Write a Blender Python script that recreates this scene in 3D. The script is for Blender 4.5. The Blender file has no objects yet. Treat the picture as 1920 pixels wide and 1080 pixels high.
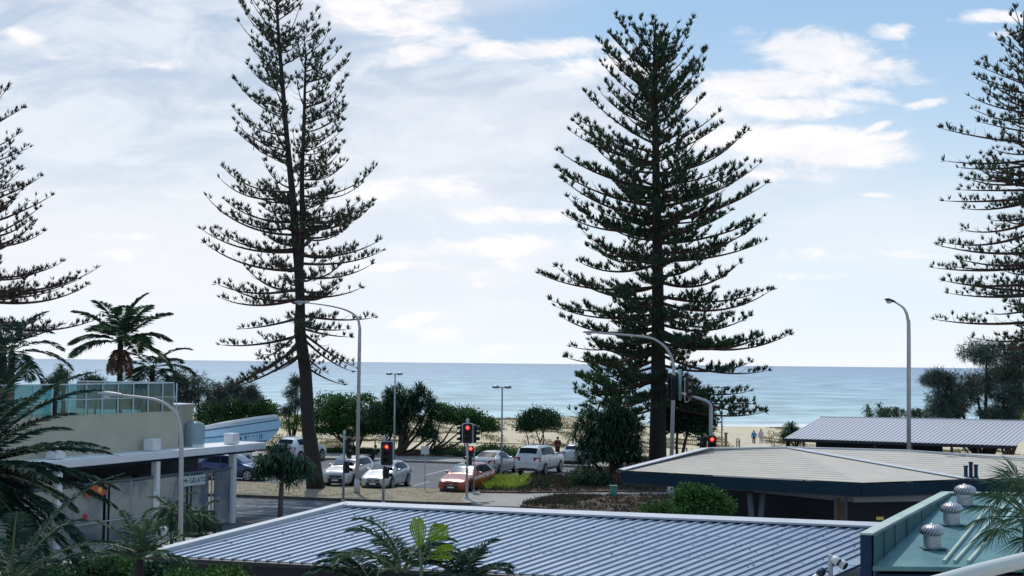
import bpy, math, random
import numpy as np
from mathutils import Vector, Matrix
random.seed(7); rng = np.random.default_rng(7)
R = math.radians
SC = bpy.context.scene
COL = SC.collection
# ---------------------------------------------------------------- camera
CAM = Vector((0.0, 0.0, 7.3)); FPX = 2500.0
PITCH, ROLL = R(3.23), R(0.573)
Fw = Vector((0, math.cos(PITCH), math.sin(PITCH)))
_R0 = Vector((1, 0, 0)); _U0 = Vector((0, -math.sin(PITCH), math.cos(PITCH)))
Rt = _R0*math.cos(ROLL) + _U0*math.sin(ROLL)
Up = _U0*math.cos(ROLL) - _R0*math.sin(ROLL)
cd = bpy.data.cameras.new('camera'); cam = bpy.data.objects.new('camera', cd); COL.objects.link(cam)
cd.sensor_width = 36; cd.lens = FPX/1920*36; cd.clip_start = 0.2; cd.clip_end = 90000
cam.matrix_world = Matrix(((Rt.x, Up.x, -Fw.x, CAM.x), (Rt.y, Up.y, -Fw.y, CAM.y), (Rt.z, Up.z, -Fw.z, CAM.z), (0, 0, 0, 1)))
SC.camera = cam
def ray(px, py): return Fw + Rt*((px-960)/FPX) + Up*((540-py)/FPX)
def at(px, py, d):
    r = ray(px, py); return CAM + r*(d/r.y)
def gnd(px, py, z=0.0):
    r = ray(px, py); return CAM + r*((z-CAM.z)/r.z)
# ---------------------------------------------------------------- light
SUN_EL, SUN_AZ = R(54), R(-14)      # azimuth from +Y towards +X
SUN_DIR = Vector((math.sin(SUN_AZ)*math.cos(SUN_EL), math.cos(SUN_AZ)*math.cos(SUN_EL), math.sin(SUN_EL)))
ld = bpy.data.lights.new('sun', 'SUN'); ld.energy = 2.3; ld.angle = R(1.0); ld.color = (1.0, 0.95, 0.88)
sun = bpy.data.objects.new('sun', ld); COL.objects.link(sun)
sun.rotation_euler = (-SUN_DIR).to_track_quat('-Z', 'Y').to_euler()
SC.view_settings.view_transform = 'Standard'; SC.view_settings.look = 'None'
SC.view_settings.gamma = 1; SC.view_settings.exposure = 0.18; SC.view_settings.use_curve_mapping = False
SC.cycles.max_bounces = 6; SC.cycles.transparent_max_bounces = 16
SC.cycles.use_denoising = True
# ---------------------------------------------------------------- sky with clouds (in the world, at infinity)
W = bpy.data.worlds.new('World'); SC.world = W; W.use_nodes = True
nt = W.node_tree; nt.nodes.clear(); L = nt.links
def N(t, **k):
    n = nt.nodes.new(t)
    for a, b in k.items(): setattr(n, a, b)
    return n
def math_(op, a, b=None, c=None, clamp=False):
    n = N('ShaderNodeMath', operation=op, use_clamp=clamp)
    for i, v in enumerate((a, b, c)):
        if v is None: continue
        if isinstance(v, (int, float)): n.inputs[i].default_value = v
        else: L.new(v, n.inputs[i])
    return n.outputs[0]
sky = N('ShaderNodeTexSky', sky_type='NISHITA'); sky.sun_disc = False
sky.sun_elevation = SUN_EL; sky.sun_rotation = SUN_AZ; sky.air_density = 1.0; sky.dust_density = 0.6; sky.ozone_density = 1.5
tc = N('ShaderNodeTexCoord'); sep = N('ShaderNodeSeparateXYZ'); L.new(tc.outputs['Generated'], sep.inputs[0])
yy = math_('MAXIMUM', math_('ABSOLUTE', sep.outputs[1]), 0.12)
cu = math_('DIVIDE', sep.outputs[0], yy); cv = math_('DIVIDE', sep.outputs[2], yy)
cb = N('ShaderNodeCombineXYZ'); L.new(cu, cb.inputs[0]); L.new(cv, cb.inputs[1])
def noise(scale, sx, sy, detail=6, rough=0.58, off=0.0, dist=0.0):
    mp = N('ShaderNodeMapping'); mp.inputs['Scale'].default_value = (sx, sy, 1); mp.inputs['Location'].default_value = (off, off*1.7, off)
    L.new(cb.outputs[0], mp.inputs[0])
    n = N('ShaderNodeTexNoise'); n.inputs['Scale'].default_value = scale; n.inputs['Detail'].default_value = detail
    n.inputs['Roughness'].default_value = rough; n.inputs['Distortion'].default_value = dist
    L.new(mp.outputs[0], n.inputs['Vector']); return n.outputs[0]
def blob(px, py, rx, ry, s, rot=0.0):
    m = N('ShaderNodeMapping'); m.vector_type = 'TEXTURE'
    m.inputs['Location'].default_value = ((px-960)/FPX, (681-py)/FPX, 0)
    m.inputs['Rotation'].default_value = (0, 0, R(rot)); m.inputs['Scale'].default_value = (rx/FPX, ry/FPX, 1)
    L.new(cb.outputs[0], m.inputs[0])
    ln = N('ShaderNodeVectorMath', operation='LENGTH'); L.new(m.outputs[0], ln.inputs[0])
    mr = N('ShaderNodeMapRange', interpolation_type='SMOOTHSTEP')
    mr.inputs['From Min'].default_value = 1.6; mr.inputs['From Max'].default_value = 0.15
    mr.inputs['To Min'].default_value = 0; mr.inputs['To Max'].default_value = s
    L.new(ln.outputs['Value'], mr.inputs['Value']); return mr.outputs[0]
def bsum(lst):
    o = None
    for b in lst:
        v = blob(*b); o = v if o is None else math_('MAXIMUM', o, v)
    return o
def sstep(v, a, b, lo=0.0, hi=1.0):
    mr = N('ShaderNodeMapRange', interpolation_type='SMOOTHSTEP')
    for k, x in (('From Min', a), ('From Max', b), ('To Min', lo), ('To Max', hi)): mr.inputs[k].default_value = x
    L.new(v, mr.inputs['Value']); return mr.outputs[0]
def mix(f, a, b):
    m = N('ShaderNodeMix', data_type='RGBA')
    if isinstance(f, float): m.inputs[0].default_value = f
    else: L.new(f, m.inputs[0])
    for i, v in ((6, a), (7, b)):
        if isinstance(v, tuple): m.inputs[i].default_value = (*v, 1)
        else: L.new(v, m.inputs[i])
    return m.outputs[2]
K = 10.0
def kc(r, g, b, g_=1.0): return (r*K*g_, g*K*g_, b*K*g_)
n1 = noise(9, 1.0, 2.6, 7, 0.6, 3.1, 0.5); n2 = noise(24, 1.0, 2.0, 8, 0.66, 7.7, 0.8); n3 = noise(3.2, 1, 2.2, 4, 0.55, 1.3, 0.6)
nn = math_('ADD', math_('MULTIPLY', n1, 0.62), math_('MULTIPLY', n2, 0.38))
puffs = [(700, 30, 170, 42, .9, -14), (780, 95, 190, 30, 1.0, 17), (800, 10, 120, 30, .95, 0), (1000, 82, 230, 26, 1.05, 2), (1200, 120, 240, 30, .8, 0),
         (1530, 85, 170, 66, 1.2, 0), (1660, 45, 65, 26, 1.0, 0), (1450, 145, 190, 42, 1.1, 0), (1660, 125, 200, 36, 1.05, -6), (1500, 190, 160, 28, .95, 0), (1610, 165, 130, 24, .8, 0),
         (1430, 250, 210, 26, 1.0, 0), (1570, 275, 190, 38, 1.15, 2), (1640, 232, 60, 10, .8, 25), (1745, 180, 45, 12, .95, 10), (1870, 14, 90, 17, 1.0, 0), (1890, 48, 40, 12, .9, 0),
         (1340, 190, 110, 50, .7, 0), (1480, 320, 130, 20, .8, 0), (1650, 357, 40, 7, .7, 0), (1560, 470, 260, 18, .45, 0), (1500, 512, 160, 12, .7, 0), (1880, 340, 60, 22, .7, 0), (1820, 345, 90, 18, .5, 0),
         (960, 402, 130, 20, .9, 0), (900, 465, 260, 26, .8, 3), (850, 500, 230, 20, .7, 0), (940, 235, 110, 12, .6, 8), (900, 520, 30, 24, .8, 60),
         (780, 600, 90, 16, .75, 12), (830, 620, 60, 26, .65, 20), (940, 650, 60, 12, .5, 15), (260, 395, 130, 14, .85, -4), (300, 375, 120, 12, .7, 0), (200, 450, 110, 8, .75, 0), (230, 485, 120, 16, .7, 0),
         (20, 65, 70, 24, .7, -20), (90, 112, 50, 12, .6, 0), (270, 130, 110, 26, .7, 0), (830, 350, 260, 30, .5, 5), (1130, 400, 120, 24, .6, 0)]
pm = sstep(math_('ADD', bsum(puffs), math_('MULTIPLY', math_('SUBTRACT', nn, 0.5), 3.4)), 0.38, 1.02)
veil = bsum([(330, 180, 760, 330, 1.0, 0), (760, 260, 480, 230, 1.0, 0), (1050, 200, 240, 110, .8, 0), (1380, 290, 330, 120, .6, 0), (300, 480, 700, 140, .8, 0), (900, 520, 600, 120, .8, 0), (1650, 420, 400, 120, .4, 0)])
vm = sstep(math_('ADD', veil, math_('MULTIPLY', math_('SUBTRACT', n3, 0.5), 0.9)), 0.10, 0.80, 0.0, 0.92)
base = mix(0.72, sky.outputs[0], kc(.31, .51, .74))
hz = sstep(cv, 0.30, 0.0)                         # pale air low down
base = mix(math_('MULTIPLY', hz, 0.93), base, kc(.76, .84, .91))
veilc = mix(sstep(n1, .38, .62), kc(.43, .53, .68), kc(.70, .75, .83))
veilc = mix(math_('MULTIPLY', sstep(n3, .46, .66), .65), veilc, kc(.80, .80, .84))
veilc = mix(math_('MULTIPLY', hz, 0.9), veilc, kc(.84, .86, .89))
c1 = mix(vm, base, veilc)
puffc = mix(sstep(nn, .40, .62), kc(.80, .81, .86), kc(.95, .92, .92))
c2 = mix(math_('MULTIPLY', pm, 0.92), c1, puffc)
low = sstep(math_('ABSOLUTE', cv), 0.05, 0.0)
c2 = mix(math_('MULTIPLY', low, 0.6), c2, kc(.87, .88, .91))
bkf = sstep(sep.outputs[1], 0.15, -0.35, 0.0, 0.6)
c2 = mix(bkf, c2, kc(.27, .37, .50))      # deeper blue sky away from the sun
bg = N('ShaderNodeBackground'); bg.inputs[1].default_value = 0.1; L.new(c2, bg.inputs[0])
wo = N('ShaderNodeOutputWorld'); L.new(bg.outputs[0], wo.inputs[0])
# ---------------------------------------------------------------- materials
def mat(name, col, rough=0.6, metal=0.0, nz=0.0, ns=4.0, col2=None, bump=0.0, bs=30.0, spec=None, emit=None, es=0.0, stretch=(1, 1, 1), island=0.0, space='Object', detail=5):
    m = bpy.data.materials.new(name); m.use_nodes = True; t = m.node_tree; p = t.nodes['Principled BSDF']
    p.inputs['Base Color'].default_value = (*col, 1); p.inputs['Roughness'].default_value = rough; p.inputs['Metallic'].default_value = metal
    if spec is not None: p.inputs['Specular IOR Level'].default_value = spec
    if emit: p.inputs['Emission Color'].default_value = (*emit, 1); p.inputs['Emission Strength'].default_value = es
    tcn = t.nodes.new('ShaderNodeTexCoord'); mp = t.nodes.new('ShaderNodeMapping'); mp.inputs['Scale'].default_value = stretch
    t.links.new(tcn.outputs[space], mp.inputs[0])
    out = None
    if nz > 0 or col2:
        n = t.nodes.new('ShaderNodeTexNoise'); n.inputs['Scale'].default_value = ns; n.inputs['Detail'].default_value = detail; n.inputs['Roughness'].default_value = .65
        t.links.new(mp.outputs[0], n.inputs['Vector'])
        c2 = col2 or tuple(c*(1-nz) for c in col)
        mr = t.nodes.new('ShaderNodeMapRange'); mr.inputs['From Min'].default_value = .35; mr.inputs['From Max'].default_value = .65
        t.links.new(n.outputs[0], mr.inputs['Value'])
        mx = t.nodes.new('ShaderNodeMix'); mx.data_type = 'RGBA'; mx.inputs[6].default_value = (*col, 1); mx.inputs[7].default_value = (*c2, 1)
        t.links.new(mr.outputs[0], mx.inputs[0]); out = mx.outputs[2]
    if island > 0:
        g = t.nodes.new('ShaderNodeNewGeometry'); hs = t.nodes.new('ShaderNodeHueSaturation')
        mr = t.nodes.new('ShaderNodeMapRange'); mr.inputs['To Min'].default_value = 1-island; mr.inputs['To Max'].default_value = 1+island
        t.links.new(g.outputs['Random Per Island'], mr.inputs['Value']); t.links.new(mr.outputs[0], hs.inputs['Value'])
        if out: t.links.new(out, hs.inputs['Color'])
        else: hs.inputs['Color'].default_value = (*col, 1)
        out = hs.outputs[0]
    if out: t.links.new(out, p.inputs['Base Color'])
    if bump > 0:
        n = t.nodes.new('ShaderNodeTexNoise'); n.inputs['Scale'].default_value = bs; n.inputs['Detail'].default_value = 4
        t.links.new(mp.outputs[0], n.inputs['Vector']); b = t.nodes.new('ShaderNodeBump'); b.inputs['Strength'].default_value = bump; b.inputs['Distance'].default_value = .05
        t.links.new(n.outputs[0], b.inputs['Height']); t.links.new(b.outputs[0], p.inputs['Normal'])
    return m
def leafmat(name, col, col2, island=.45, trans=.18, rough=.55, ns=.8):
    m = mat(name, col, max(rough, .55), 0, .3, ns, col2, island=island, spec=.09)
    t = m.node_tree; p = t.nodes['Principled BSDF']; tr = t.nodes.new('ShaderNodeBsdfTranslucent')
    ms = t.nodes.new('ShaderNodeMixShader'); ms.inputs[0].default_value = trans
    src = p.inputs['Base Color'].links[0].from_socket; t.links.new(src, tr.inputs[0])
    t.links.new(p.outputs[0], ms.inputs[1]); t.links.new(tr.outputs[0], ms.inputs[2]); t.links.new(ms.outputs[0], t.nodes['Material Output'].inputs[0])
    return m
def glassmat(name, tint, refl=.12, rough=.05):
    m = bpy.data.materials.new(name); m.use_nodes = True; t = m.node_tree; t.nodes.remove(t.nodes['Principled BSDF'])
    a = t.nodes.new('ShaderNodeBsdfTransparent'); a.inputs[0].default_value = (*tint, 1)
    g = t.nodes.new('ShaderNodeBsdfGlossy'); g.inputs['Roughness'].default_value = rough
    ms = t.nodes.new('ShaderNodeMixShader'); ms.inputs[0].default_value = refl
    t.links.new(a.outputs[0], ms.inputs[1]); t.links.new(g.outputs[0], ms.inputs[2]); t.links.new(ms.outputs[0], t.nodes['Material Output'].inputs[0])
    return m
def haze_glass(name, tint, diffc, k, refl=.1, diff2=None):
    m = glassmat(name, tint, refl, .2); t = m.node_tree
    d = t.nodes.new('ShaderNodeBsdfDiffuse'); d.inputs[0].default_value = (*diffc, 1); ms = t.nodes.new('ShaderNodeMixShader'); ms.inputs[0].default_value = k
    if diff2:
        tcn = t.nodes.new('ShaderNodeTexCoord'); mp = t.nodes.new('ShaderNodeMapping'); mp.inputs['Scale'].default_value = (1.0, 1.0, .7); t.links.new(tcn.outputs['Object'], mp.inputs[0])
        n = t.nodes.new('ShaderNodeTexNoise'); n.inputs['Scale'].default_value = .55; n.inputs['Detail'].default_value = 7; n.inputs['Roughness'].default_value = .62; n.inputs['Distortion'].default_value = .6; t.links.new(mp.outputs[0], n.inputs['Vector'])
        cr = t.nodes.new('ShaderNodeValToRGB'); cr.color_ramp.elements[0].position = .40; cr.color_ramp.elements[0].color = (*diffc, 1); cr.color_ramp.elements[1].position = .62; cr.color_ramp.elements[1].color = (*diff2, 1)
        t.links.new(n.outputs[0], cr.inputs[0]); t.links.new(cr.outputs[0], d.inputs[0])
    t.links.new(t.nodes['Material Output'].inputs[0].links[0].from_socket, ms.inputs[1]); t.links.new(d.outputs[0], ms.inputs[2]); t.links.new(ms.outputs[0], t.nodes['Material Output'].inputs[0])
    return m
MT = dict(
 asphalt=mat('asphalt', (.10, .105, .12), .85, 0, .3, .5, (.135, .14, .155), .25, 60),
 concrete=mat('concrete', (.36, .34, .31), .85, 0, .3, .8, (.28, .27, .25), .15, 40),
 kerb=mat('kerb', (.30, .27, .25), .85, 0, .3, 1.5, (.17, .15, .14)),
 kerbdark=mat('kerbdark', (.12, .095, .085), .9, 0, .3, 1.5, (.07, .06, .055)),
 drygrass=mat('drygrass', (.34, .285, .19), .95, 0, .3, 1.3, (.25, .215, .155), .6, 25, detail=8),
 soil=mat('soil', (.14, .085, .065), .95, 0, .3, 2.0, (.08, .055, .045), .6, 20),
 sandm=mat('sand', (.64, .53, .38), .95, 0, .3, .22, (.55, .46, .30), .35, 6, detail=8),
 white=mat('white_paint', (.72, .72, .72), .5, 0, .12, 3),
 line=mat('line_paint', (.62, .63, .64), .8, 0, .3, 8, (.40, .41, .42)),
 canopy=mat('canopy_white', (.80, .78, .80), .5, 0, .10, 1.2, (.70, .69, .71)),
 steel=mat('galvanised_steel', (.46, .48, .50), .45, .55, .25, 3, (.36, .38, .40)),
 steellight=mat('pale_pole', (.50, .49, .50), .5, .2, .2, 2, (.42, .41, .42)),
 black=mat('black_plastic', (.012, .013, .016), .4),
 dark=mat('dark_metal', (.03, .035, .045), .5),
 rubber=mat('rubber', (.012, .012, .013), .8),
 red=mat('red_lens', (.5, .01, .01), .4, emit=(1, .015, .02), es=2.4),
 redglow=mat('red_lens_core', (.8, .05, .03), .4, emit=(1, .10, .05), es=4.0),
 lensoff=mat('dark_lens', (.02, .015, .015), .3),
 bark=mat('bark', (.045, .036, .033), .9, 0, .4, 3, (.022, .02, .02), .8, 12, stretch=(1, 1, 2.5)),
 barkbrown=mat('bark_brown', (.10, .065, .05), .9, 0, .4, 3, (.05, .035, .03), .6, 14),
 barkpale=mat('bark_pale', (.20, .17, .14), .9, 0, .4, 5, (.11, .09, .08), .6, 14, stretch=(1, 1, 3)),
 twig=mat('twig', (.075, .045, .035), .9),
 beige=mat('beige_render', (.54, .48, .37), .85, 0, .12, 1.0, (.47, .42, .33), .1, 40),
 beigedark=mat('brown_render', (.38, .34, .26), .85, 0, .15, 1.5, (.31, .29, .23)),
 mull=mat('mullion', (.52, .62, .66), .4, .2),
 tealglass=glassmat('teal_glass', (.27, .50, .53), .10),
 blind=haze_glass('clear_blind', (.50, .52, .56), (.18, .22, .27), .62, .10, (.60, .57, .50)),  # pale patches in the diffuse colour imitate mottled reflections
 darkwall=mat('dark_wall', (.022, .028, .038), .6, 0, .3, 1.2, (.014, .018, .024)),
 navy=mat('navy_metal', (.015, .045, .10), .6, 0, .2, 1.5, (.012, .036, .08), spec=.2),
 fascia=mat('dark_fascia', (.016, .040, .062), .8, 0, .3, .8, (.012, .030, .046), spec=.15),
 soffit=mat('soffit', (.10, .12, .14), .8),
 bluebody=mat('pale_blue_panel', (.46, .70, .86), .5, 0, .10, 1.5, (.42, .64, .80)),
 seam=mat('seam_line', (.05, .10, .17), .6),
 tanroof=mat('tan_roof', (.56, .50, .425), .75, .0, .3, .7, (.47, .425, .37), .12, 20, detail=9),
 greyroof=mat('grey_roof', (.50, .50, .53), .6, .05, .3, .9, (.50, .50, .55)),
 flash=mat('flashing', (.58, .59, .62), .6, .0, .15, 2, (.50, .51, .54)),
 roofmetal=mat('blue_roof', (.33, .38, .46), .42, .25, .3, 1.6, (.22, .28, .37), .05, 30, detail=10),
 roofrib=mat('roof_rib', (.30, .37, .48), .42, .3, .15, 2),
 roofflash=mat('roof_flashing', (.56, .57, .61), .6, .0, .3, 1.3, (.46, .48, .52)),
 teal=mat('teal_metal', (.018, .11, .105), .45, .05, .5, 1.3, (.008, .05, .075), .05, 10, stretch=(1, 1, .35)),
 tealfloor=mat('teal_floor', (.15, .29, .28), .42, .1, .4, .8, (.05, .16, .20), .08, 8, detail=8),
 rim=mat('pale_green_rim', (.50, .58, .50), .5, .1, .2, 1.5, (.34, .45, .40)),
 vent=mat('vent_metal', (.52, .52, .54), .48, .65, .3, 5, (.36, .36, .40)),
 tank=mat('green_box', (.10, .30, .22), .6, 0, .1, 3),
 rail=mat('balcony_rail', (.62, .64, .60), .35, .05, .08, 4, (.56, .58, .55)),
 skin=mat('skin', (.45, .26, .19), .6),
 orangesign=mat('orange_sign', (.60, .09, .04), .6), redsign=mat('red_sign', (.55, .02, .03), .6), yellow=mat('yellow_mark', (.75, .5, .1), .6),
 signwhite=mat('sign_white', (.55, .58, .58), .6), ink=mat('ink', (.04, .06, .08), .7),
 timber=mat('timber', (.24, .15, .09), .85, 0, .3, 3, (.16, .10, .07)),
 furn=mat('pale_plastic', (.60, .58, .62), .5),
 glasscar=mat('car_glass', (.012, .020, .032), .14, 0, spec=.12),
 glasswind=mat('car_windscreen', (.16, .19, .22), .12, .2, spec=.6),
 plate=mat('number_plate', (.7, .7, .7), .5), rimm=mat('alloy', (.5, .5, .52), .3, .8), lampc=mat('headlamp', (.30, .33, .37), .15, .3), tail=mat('tail_lamp', (.34, .012, .02), .4),
)
LF = dict(
 pine=leafmat('pine_needles', (.040, .068, .050), (.085, .100, .065), .5, .22),
 pinedark=leafmat('pine_needles_dense', (.030, .066, .048), (.065, .105, .050), .5, .22),
 pinebrown=leafmat('pine_needles_brown', (.055, .048, .042), (.075, .055, .045), .4, .12),
 palm=leafmat('palm_leaf', (.026, .068, .042), (.060, .115, .050), .4, .15, .38),
 palmdark=leafmat('palm_leaf_dark', (.010, .036, .030), (.028, .066, .042), .4, .15, .4),
 palmbright=leafmat('palm_leaf_bright', (.10, .19, .012), (.17, .25, .02), .2, .3, .5, 6),
 broad=leafmat('broad_leaf', (.036, .095, .034), (.075, .165, .045), .5, .25),
 broaddark=leafmat('broad_leaf_dark', (.026, .066, .040), (.052, .105, .048), .5, .25),
 broadlight=leafmat('broad_leaf_light', (.045, .105, .025), (.09, .17, .04), .5, .2),
 pand=leafmat('pandanus_leaf', (.036, .082, .055), (.075, .135, .070), .5, .22, .42),
 strap=leafmat('strap_leaf', (.24, .34, .04), (.36, .42, .09), .4, .3),
 grey=leafmat('grey_foliage', (.065, .10, .085), (.13, .16, .13), .5, .3),
 deadleaf=leafmat('dead_frond', (.16, .09, .06), (.22, .13, .10), .4, .1),
 cover=leafmat('ground_cover', (.055, .085, .04), (.12, .08, .07), .5, .1),
 dunegrass=leafmat('dune_grass', (.17, .15, .07), (.26, .22, .11), .4, .2),
)
# ---------------------------------------------------------------- object helpers
def tag(o, label=None, cat=None, group=None, kind=None):
    if label: o['label'] = label
    if cat: o['category'] = cat
    if group: o['group'] = group
    if kind: o['kind'] = kind
    return o
def thing(name, label, cat, loc=(0, 0, 0), rz=0.0, group=None):
    o = bpy.data.objects.new(name, None); COL.objects.link(o); o.location = Vector(loc); o.rotation_euler = (0, 0, rz)
    o.empty_display_size = .3
    return tag(o, label, cat, group)
class MB:
    def __init__(s): s.v = []; s.f = []; s.q = []
    def add(s, vs, fs):
        k = len(s.v); s.v += [tuple(v) for v in vs]; s.f += [tuple(i+k for i in f) for f in fs]; return s
    def box(s, c, size, rz=0.0, ry=0.0, rx=0.0):
        m = Matrix.Rotation(rz, 3, 'Z') @ Matrix.Rotation(ry, 3, 'Y') @ Matrix.Rotation(rx, 3, 'X'); c = Vector(c); hx, hy, hz = [k/2 for k in size]
        vs = [c + m @ Vector((a*hx, b*hy, e*hz)) for a, b, e in ((-1,-1,-1),(1,-1,-1),(1,1,-1),(-1,1,-1),(-1,-1,1),(1,-1,1),(1,1,1),(-1,1,1))]
        return s.add(vs, [(0,3,2,1),(4,5,6,7),(0,1,5,4),(1,2,6,5),(2,3,7,6),(3,0,4,7)])
    def prism(s, poly, vec):
        vec = Vector(vec); n = len(poly); a = [Vector(p) for p in poly]; b = [p+vec for p in a]
        return s.add(a+b, [tuple(range(n))[::-1], tuple(range(n, 2*n))] + [(i, (i+1) % n, n+(i+1) % n, n+i) for i in range(n)])
    def bar(s, p0, p1, w, h, upv=(0, 0, 1)):
        p0, p1 = Vector(p0), Vector(p1); d = (p1-p0).normalized(); sd = d.cross(Vector(upv)).normalized()*w/2; u = sd.cross(d).normalized()*h/2
        return s.prism([p0-sd-u, p0+sd-u, p0+sd+u, p0-sd+u], p1-p0)
    def tube(s, pts, rad, n=8, caps=True):
        pts = [Vector(p) for p in pts]
        if isinstance(rad, (int, float)): rad = [rad]*len(pts)
        k = len(s.v); prev = None
        for i, p in enumerate(pts):
            d = (pts[min(i+1, len(pts)-1)]-pts[max(i-1, 0)]).normalized()
            if prev is None: a = d.cross(Vector((0.13, .31, .94)));  a = a if a.length > .05 else d.cross(Vector((1, 0, 0)))
            else: a = prev - d*prev.dot(d)
            a.normalize(); prev = a; b = d.cross(a)
            for j in range(n):
                t = 2*math.pi*j/n; s.v.append(tuple(p + (a*math.cos(t)+b*math.sin(t))*rad[i]))
        for i in range(len(pts)-1):
            for j in range(n):
                s.f.append((k+i*n+j, k+i*n+(j+1) % n, k+(i+1)*n+(j+1) % n, k+(i+1)*n+j))
        if caps:
            s.f.append(tuple(k+j for j in range(n))[::-1]); s.f.append(tuple(k+(len(pts)-1)*n+j for j in range(n)))
        return s
    def lathe(s, prof, n=20, c=(0, 0, 0)):
        k = len(s.v); c = Vector(c)
        for r, z in prof:
            for j in range(n):
                t = 2*math.pi*j/n; s.v.append(tuple(c+Vector((r*math.cos(t), r*math.sin(t), z))))
        for i in range(len(prof)-1):
            for j in range(n): s.f.append((k+i*n+j, k+i*n+(j+1) % n, k+(i+1)*n+(j+1) % n, k+(i+1)*n+j))
        return s
    def build(s, name, m, parent=None, smooth=False, local=False, org=None, bevel=0.0):
        me = bpy.data.meshes.new(name); off = Vector((0, 0, 0))
        if parent is not None and not local:
            q = parent
            while q is not None: off += q.location; q = q.parent
        if org is not None: off = Vector(org)
        me.from_pydata([tuple(Vector(v)-off) for v in s.v], [], s.f); me.update()
        me.materials.append(MT[m] if isinstance(m, str) else m)
        if smooth: me.polygons.foreach_set('use_smooth', [True]*len(me.polygons))
        o = bpy.data.objects.new(name, me); COL.objects.link(o)
        if parent is not None: o.parent = parent
        if org is not None: o.location = Vector(org)
        if bevel:
            b = o.modifiers.new('bevel', 'BEVEL'); b.width = bevel; b.segments = 2; b.limit_method = 'ANGLE'
        if smooth == 'auto':
            try: me.set_sharp_from_angle(angle=R(35))
            except Exception: pass
        return o
def kites(P, D, Ln, Wd, sag=0.0):
    """leaf-shaped quads: P base, D unit direction, lengths, widths; returns (N*4,3)"""
    Nn = len(P); r = rng.normal(size=(Nn, 3)); S = np.cross(D, r); S /= (np.linalg.norm(S, axis=1, keepdims=True)+1e-9)
    mid = P + D*(Ln[:, None]*.42); tip = P + D*Ln[:, None]; tip[:, 2] -= sag*Ln
    w = S*(Wd[:, None]*.5)
    return np.stack([P, mid-w, tip, mid+w], axis=1).reshape(-1, 3)
def unit(a): return a/(np.linalg.norm(a, axis=1, keepdims=True)+1e-9)
def quads_obj(name, m, V, parent=None, org=None):
    off = np.zeros(3)
    if parent is not None:
        q = parent
        while q is not None: off += np.array(q.location); q = q.parent
    if org is not None: off = np.array(org, float)
    V = np.asarray(V)-off; nv = len(V); nf = nv//4
    me = bpy.data.meshes.new(name); me.vertices.add(nv); me.vertices.foreach_set('co', V.astype(np.float32).ravel())
    me.loops.add(nv); me.loops.foreach_set('vertex_index', np.arange(nv, dtype=np.int32))
    me.polygons.add(nf); me.polygons.foreach_set('loop_start', np.arange(0, nv, 4, dtype=np.int32))
    me.update(calc_edges=True); me.validate(); me.materials.append(m)
    o = bpy.data.objects.new(name, me); COL.objects.link(o)
    if parent is not None: o.parent = parent
    if org is not None: o.location = Vector(org)
    return o
def lerp_table(tab, x):
    if x <= tab[0][0]: return tab[0][1:]
    for a, b in zip(tab, tab[1:]):
        if x <= b[0]:
            t = (x-a[0])/(b[0]-a[0]); return tuple(p+(q-p)*t for p, q in zip(a[1:], b[1:]))
    return tab[-1][1:]
# ================================================================ setting
def terr_z(x, y):
    if y < 107: return -0.04
    rt = 1/(1+math.exp(-(x-(12+.06*(y-107)))/2.2))
    left = 1.5*max(0, 1-((y-140)/34.0)**2) if y < 174 else 0
    left = lerp_table([(107, -.04), (118, .15), (135, .75), (152, .95), (170, .2), (200, -1.7), (226, -2.95), (300, -6), (600, -8)], y)[0]
    right = lerp_table([(107, -.04), (125, -.7), (147, -1.55), (175, -1.9), (205, -2.35), (226, -2.95), (300, -6), (600, -8)], y)[0]
    z = left*(1-rt)+right*rt
    a = max(0, min(1, (y-110)/12))*max(0, min(1, (225-y)/25))
    z += a*(.30*math.sin(x*.31+math.sin(y*.13)*2)*math.sin(y*.19+.8*math.sin(x*.2)) + .16*math.sin(x*.83+y*.4)*math.sin(y*.57+x*.21)+.07*math.sin(x*1.9+y*.7)*math.sin(y*1.3))
    return z
def build_terrain():
    xs = list(np.arange(-420, -80, 10)) + list(np.arange(-80, 80, 1.0)) + list(np.arange(80, 421, 10))
    ys = list(np.arange(-90, 100, 10)) + list(np.arange(100, 240, 1.0)) + list(np.arange(240, 420, 10))
    b = MB(); nx = len(xs)
    for y in ys:
        for x in xs: b.v.append((float(x), float(y), terr_z(float(x), float(y))))
    for j in range(len(ys)-1):
        for i in range(nx-1): b.f.append((j*nx+i, j*nx+i+1, (j+1)*nx+i+1, (j+1)*nx+i))
    o = b.build('ground', 'sandm', smooth=True); tag(o, kind='structure')
    # low ground cover tint painted nowhere: dune grass patches are real blades below
    return o
build_terrain()
# sea
ms = bpy.data.materials.new('sea_water'); ms.use_nodes = True; t = ms.node_tree; p = t.nodes['Principled BSDF']
g = t.nodes.new('ShaderNodeNewGeometry'); sp = t.nodes.new('ShaderNodeSeparateXYZ'); t.links.new(g.outputs['Position'], sp.inputs[0])
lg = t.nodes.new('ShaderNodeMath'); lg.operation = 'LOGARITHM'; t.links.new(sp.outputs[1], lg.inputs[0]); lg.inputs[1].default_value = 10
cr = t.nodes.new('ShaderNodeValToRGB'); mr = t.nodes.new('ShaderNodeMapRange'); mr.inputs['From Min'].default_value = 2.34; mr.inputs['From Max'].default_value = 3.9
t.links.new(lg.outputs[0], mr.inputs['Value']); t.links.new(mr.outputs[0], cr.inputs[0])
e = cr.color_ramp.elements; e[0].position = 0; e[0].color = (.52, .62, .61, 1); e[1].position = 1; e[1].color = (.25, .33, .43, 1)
for ps, c in ((.06, (.39, .53, .55)), (.22, (.33, .47, .53)), (.5, (.28, .39, .49))): k = e.new(ps); k.color = (*c, 1)
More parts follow.
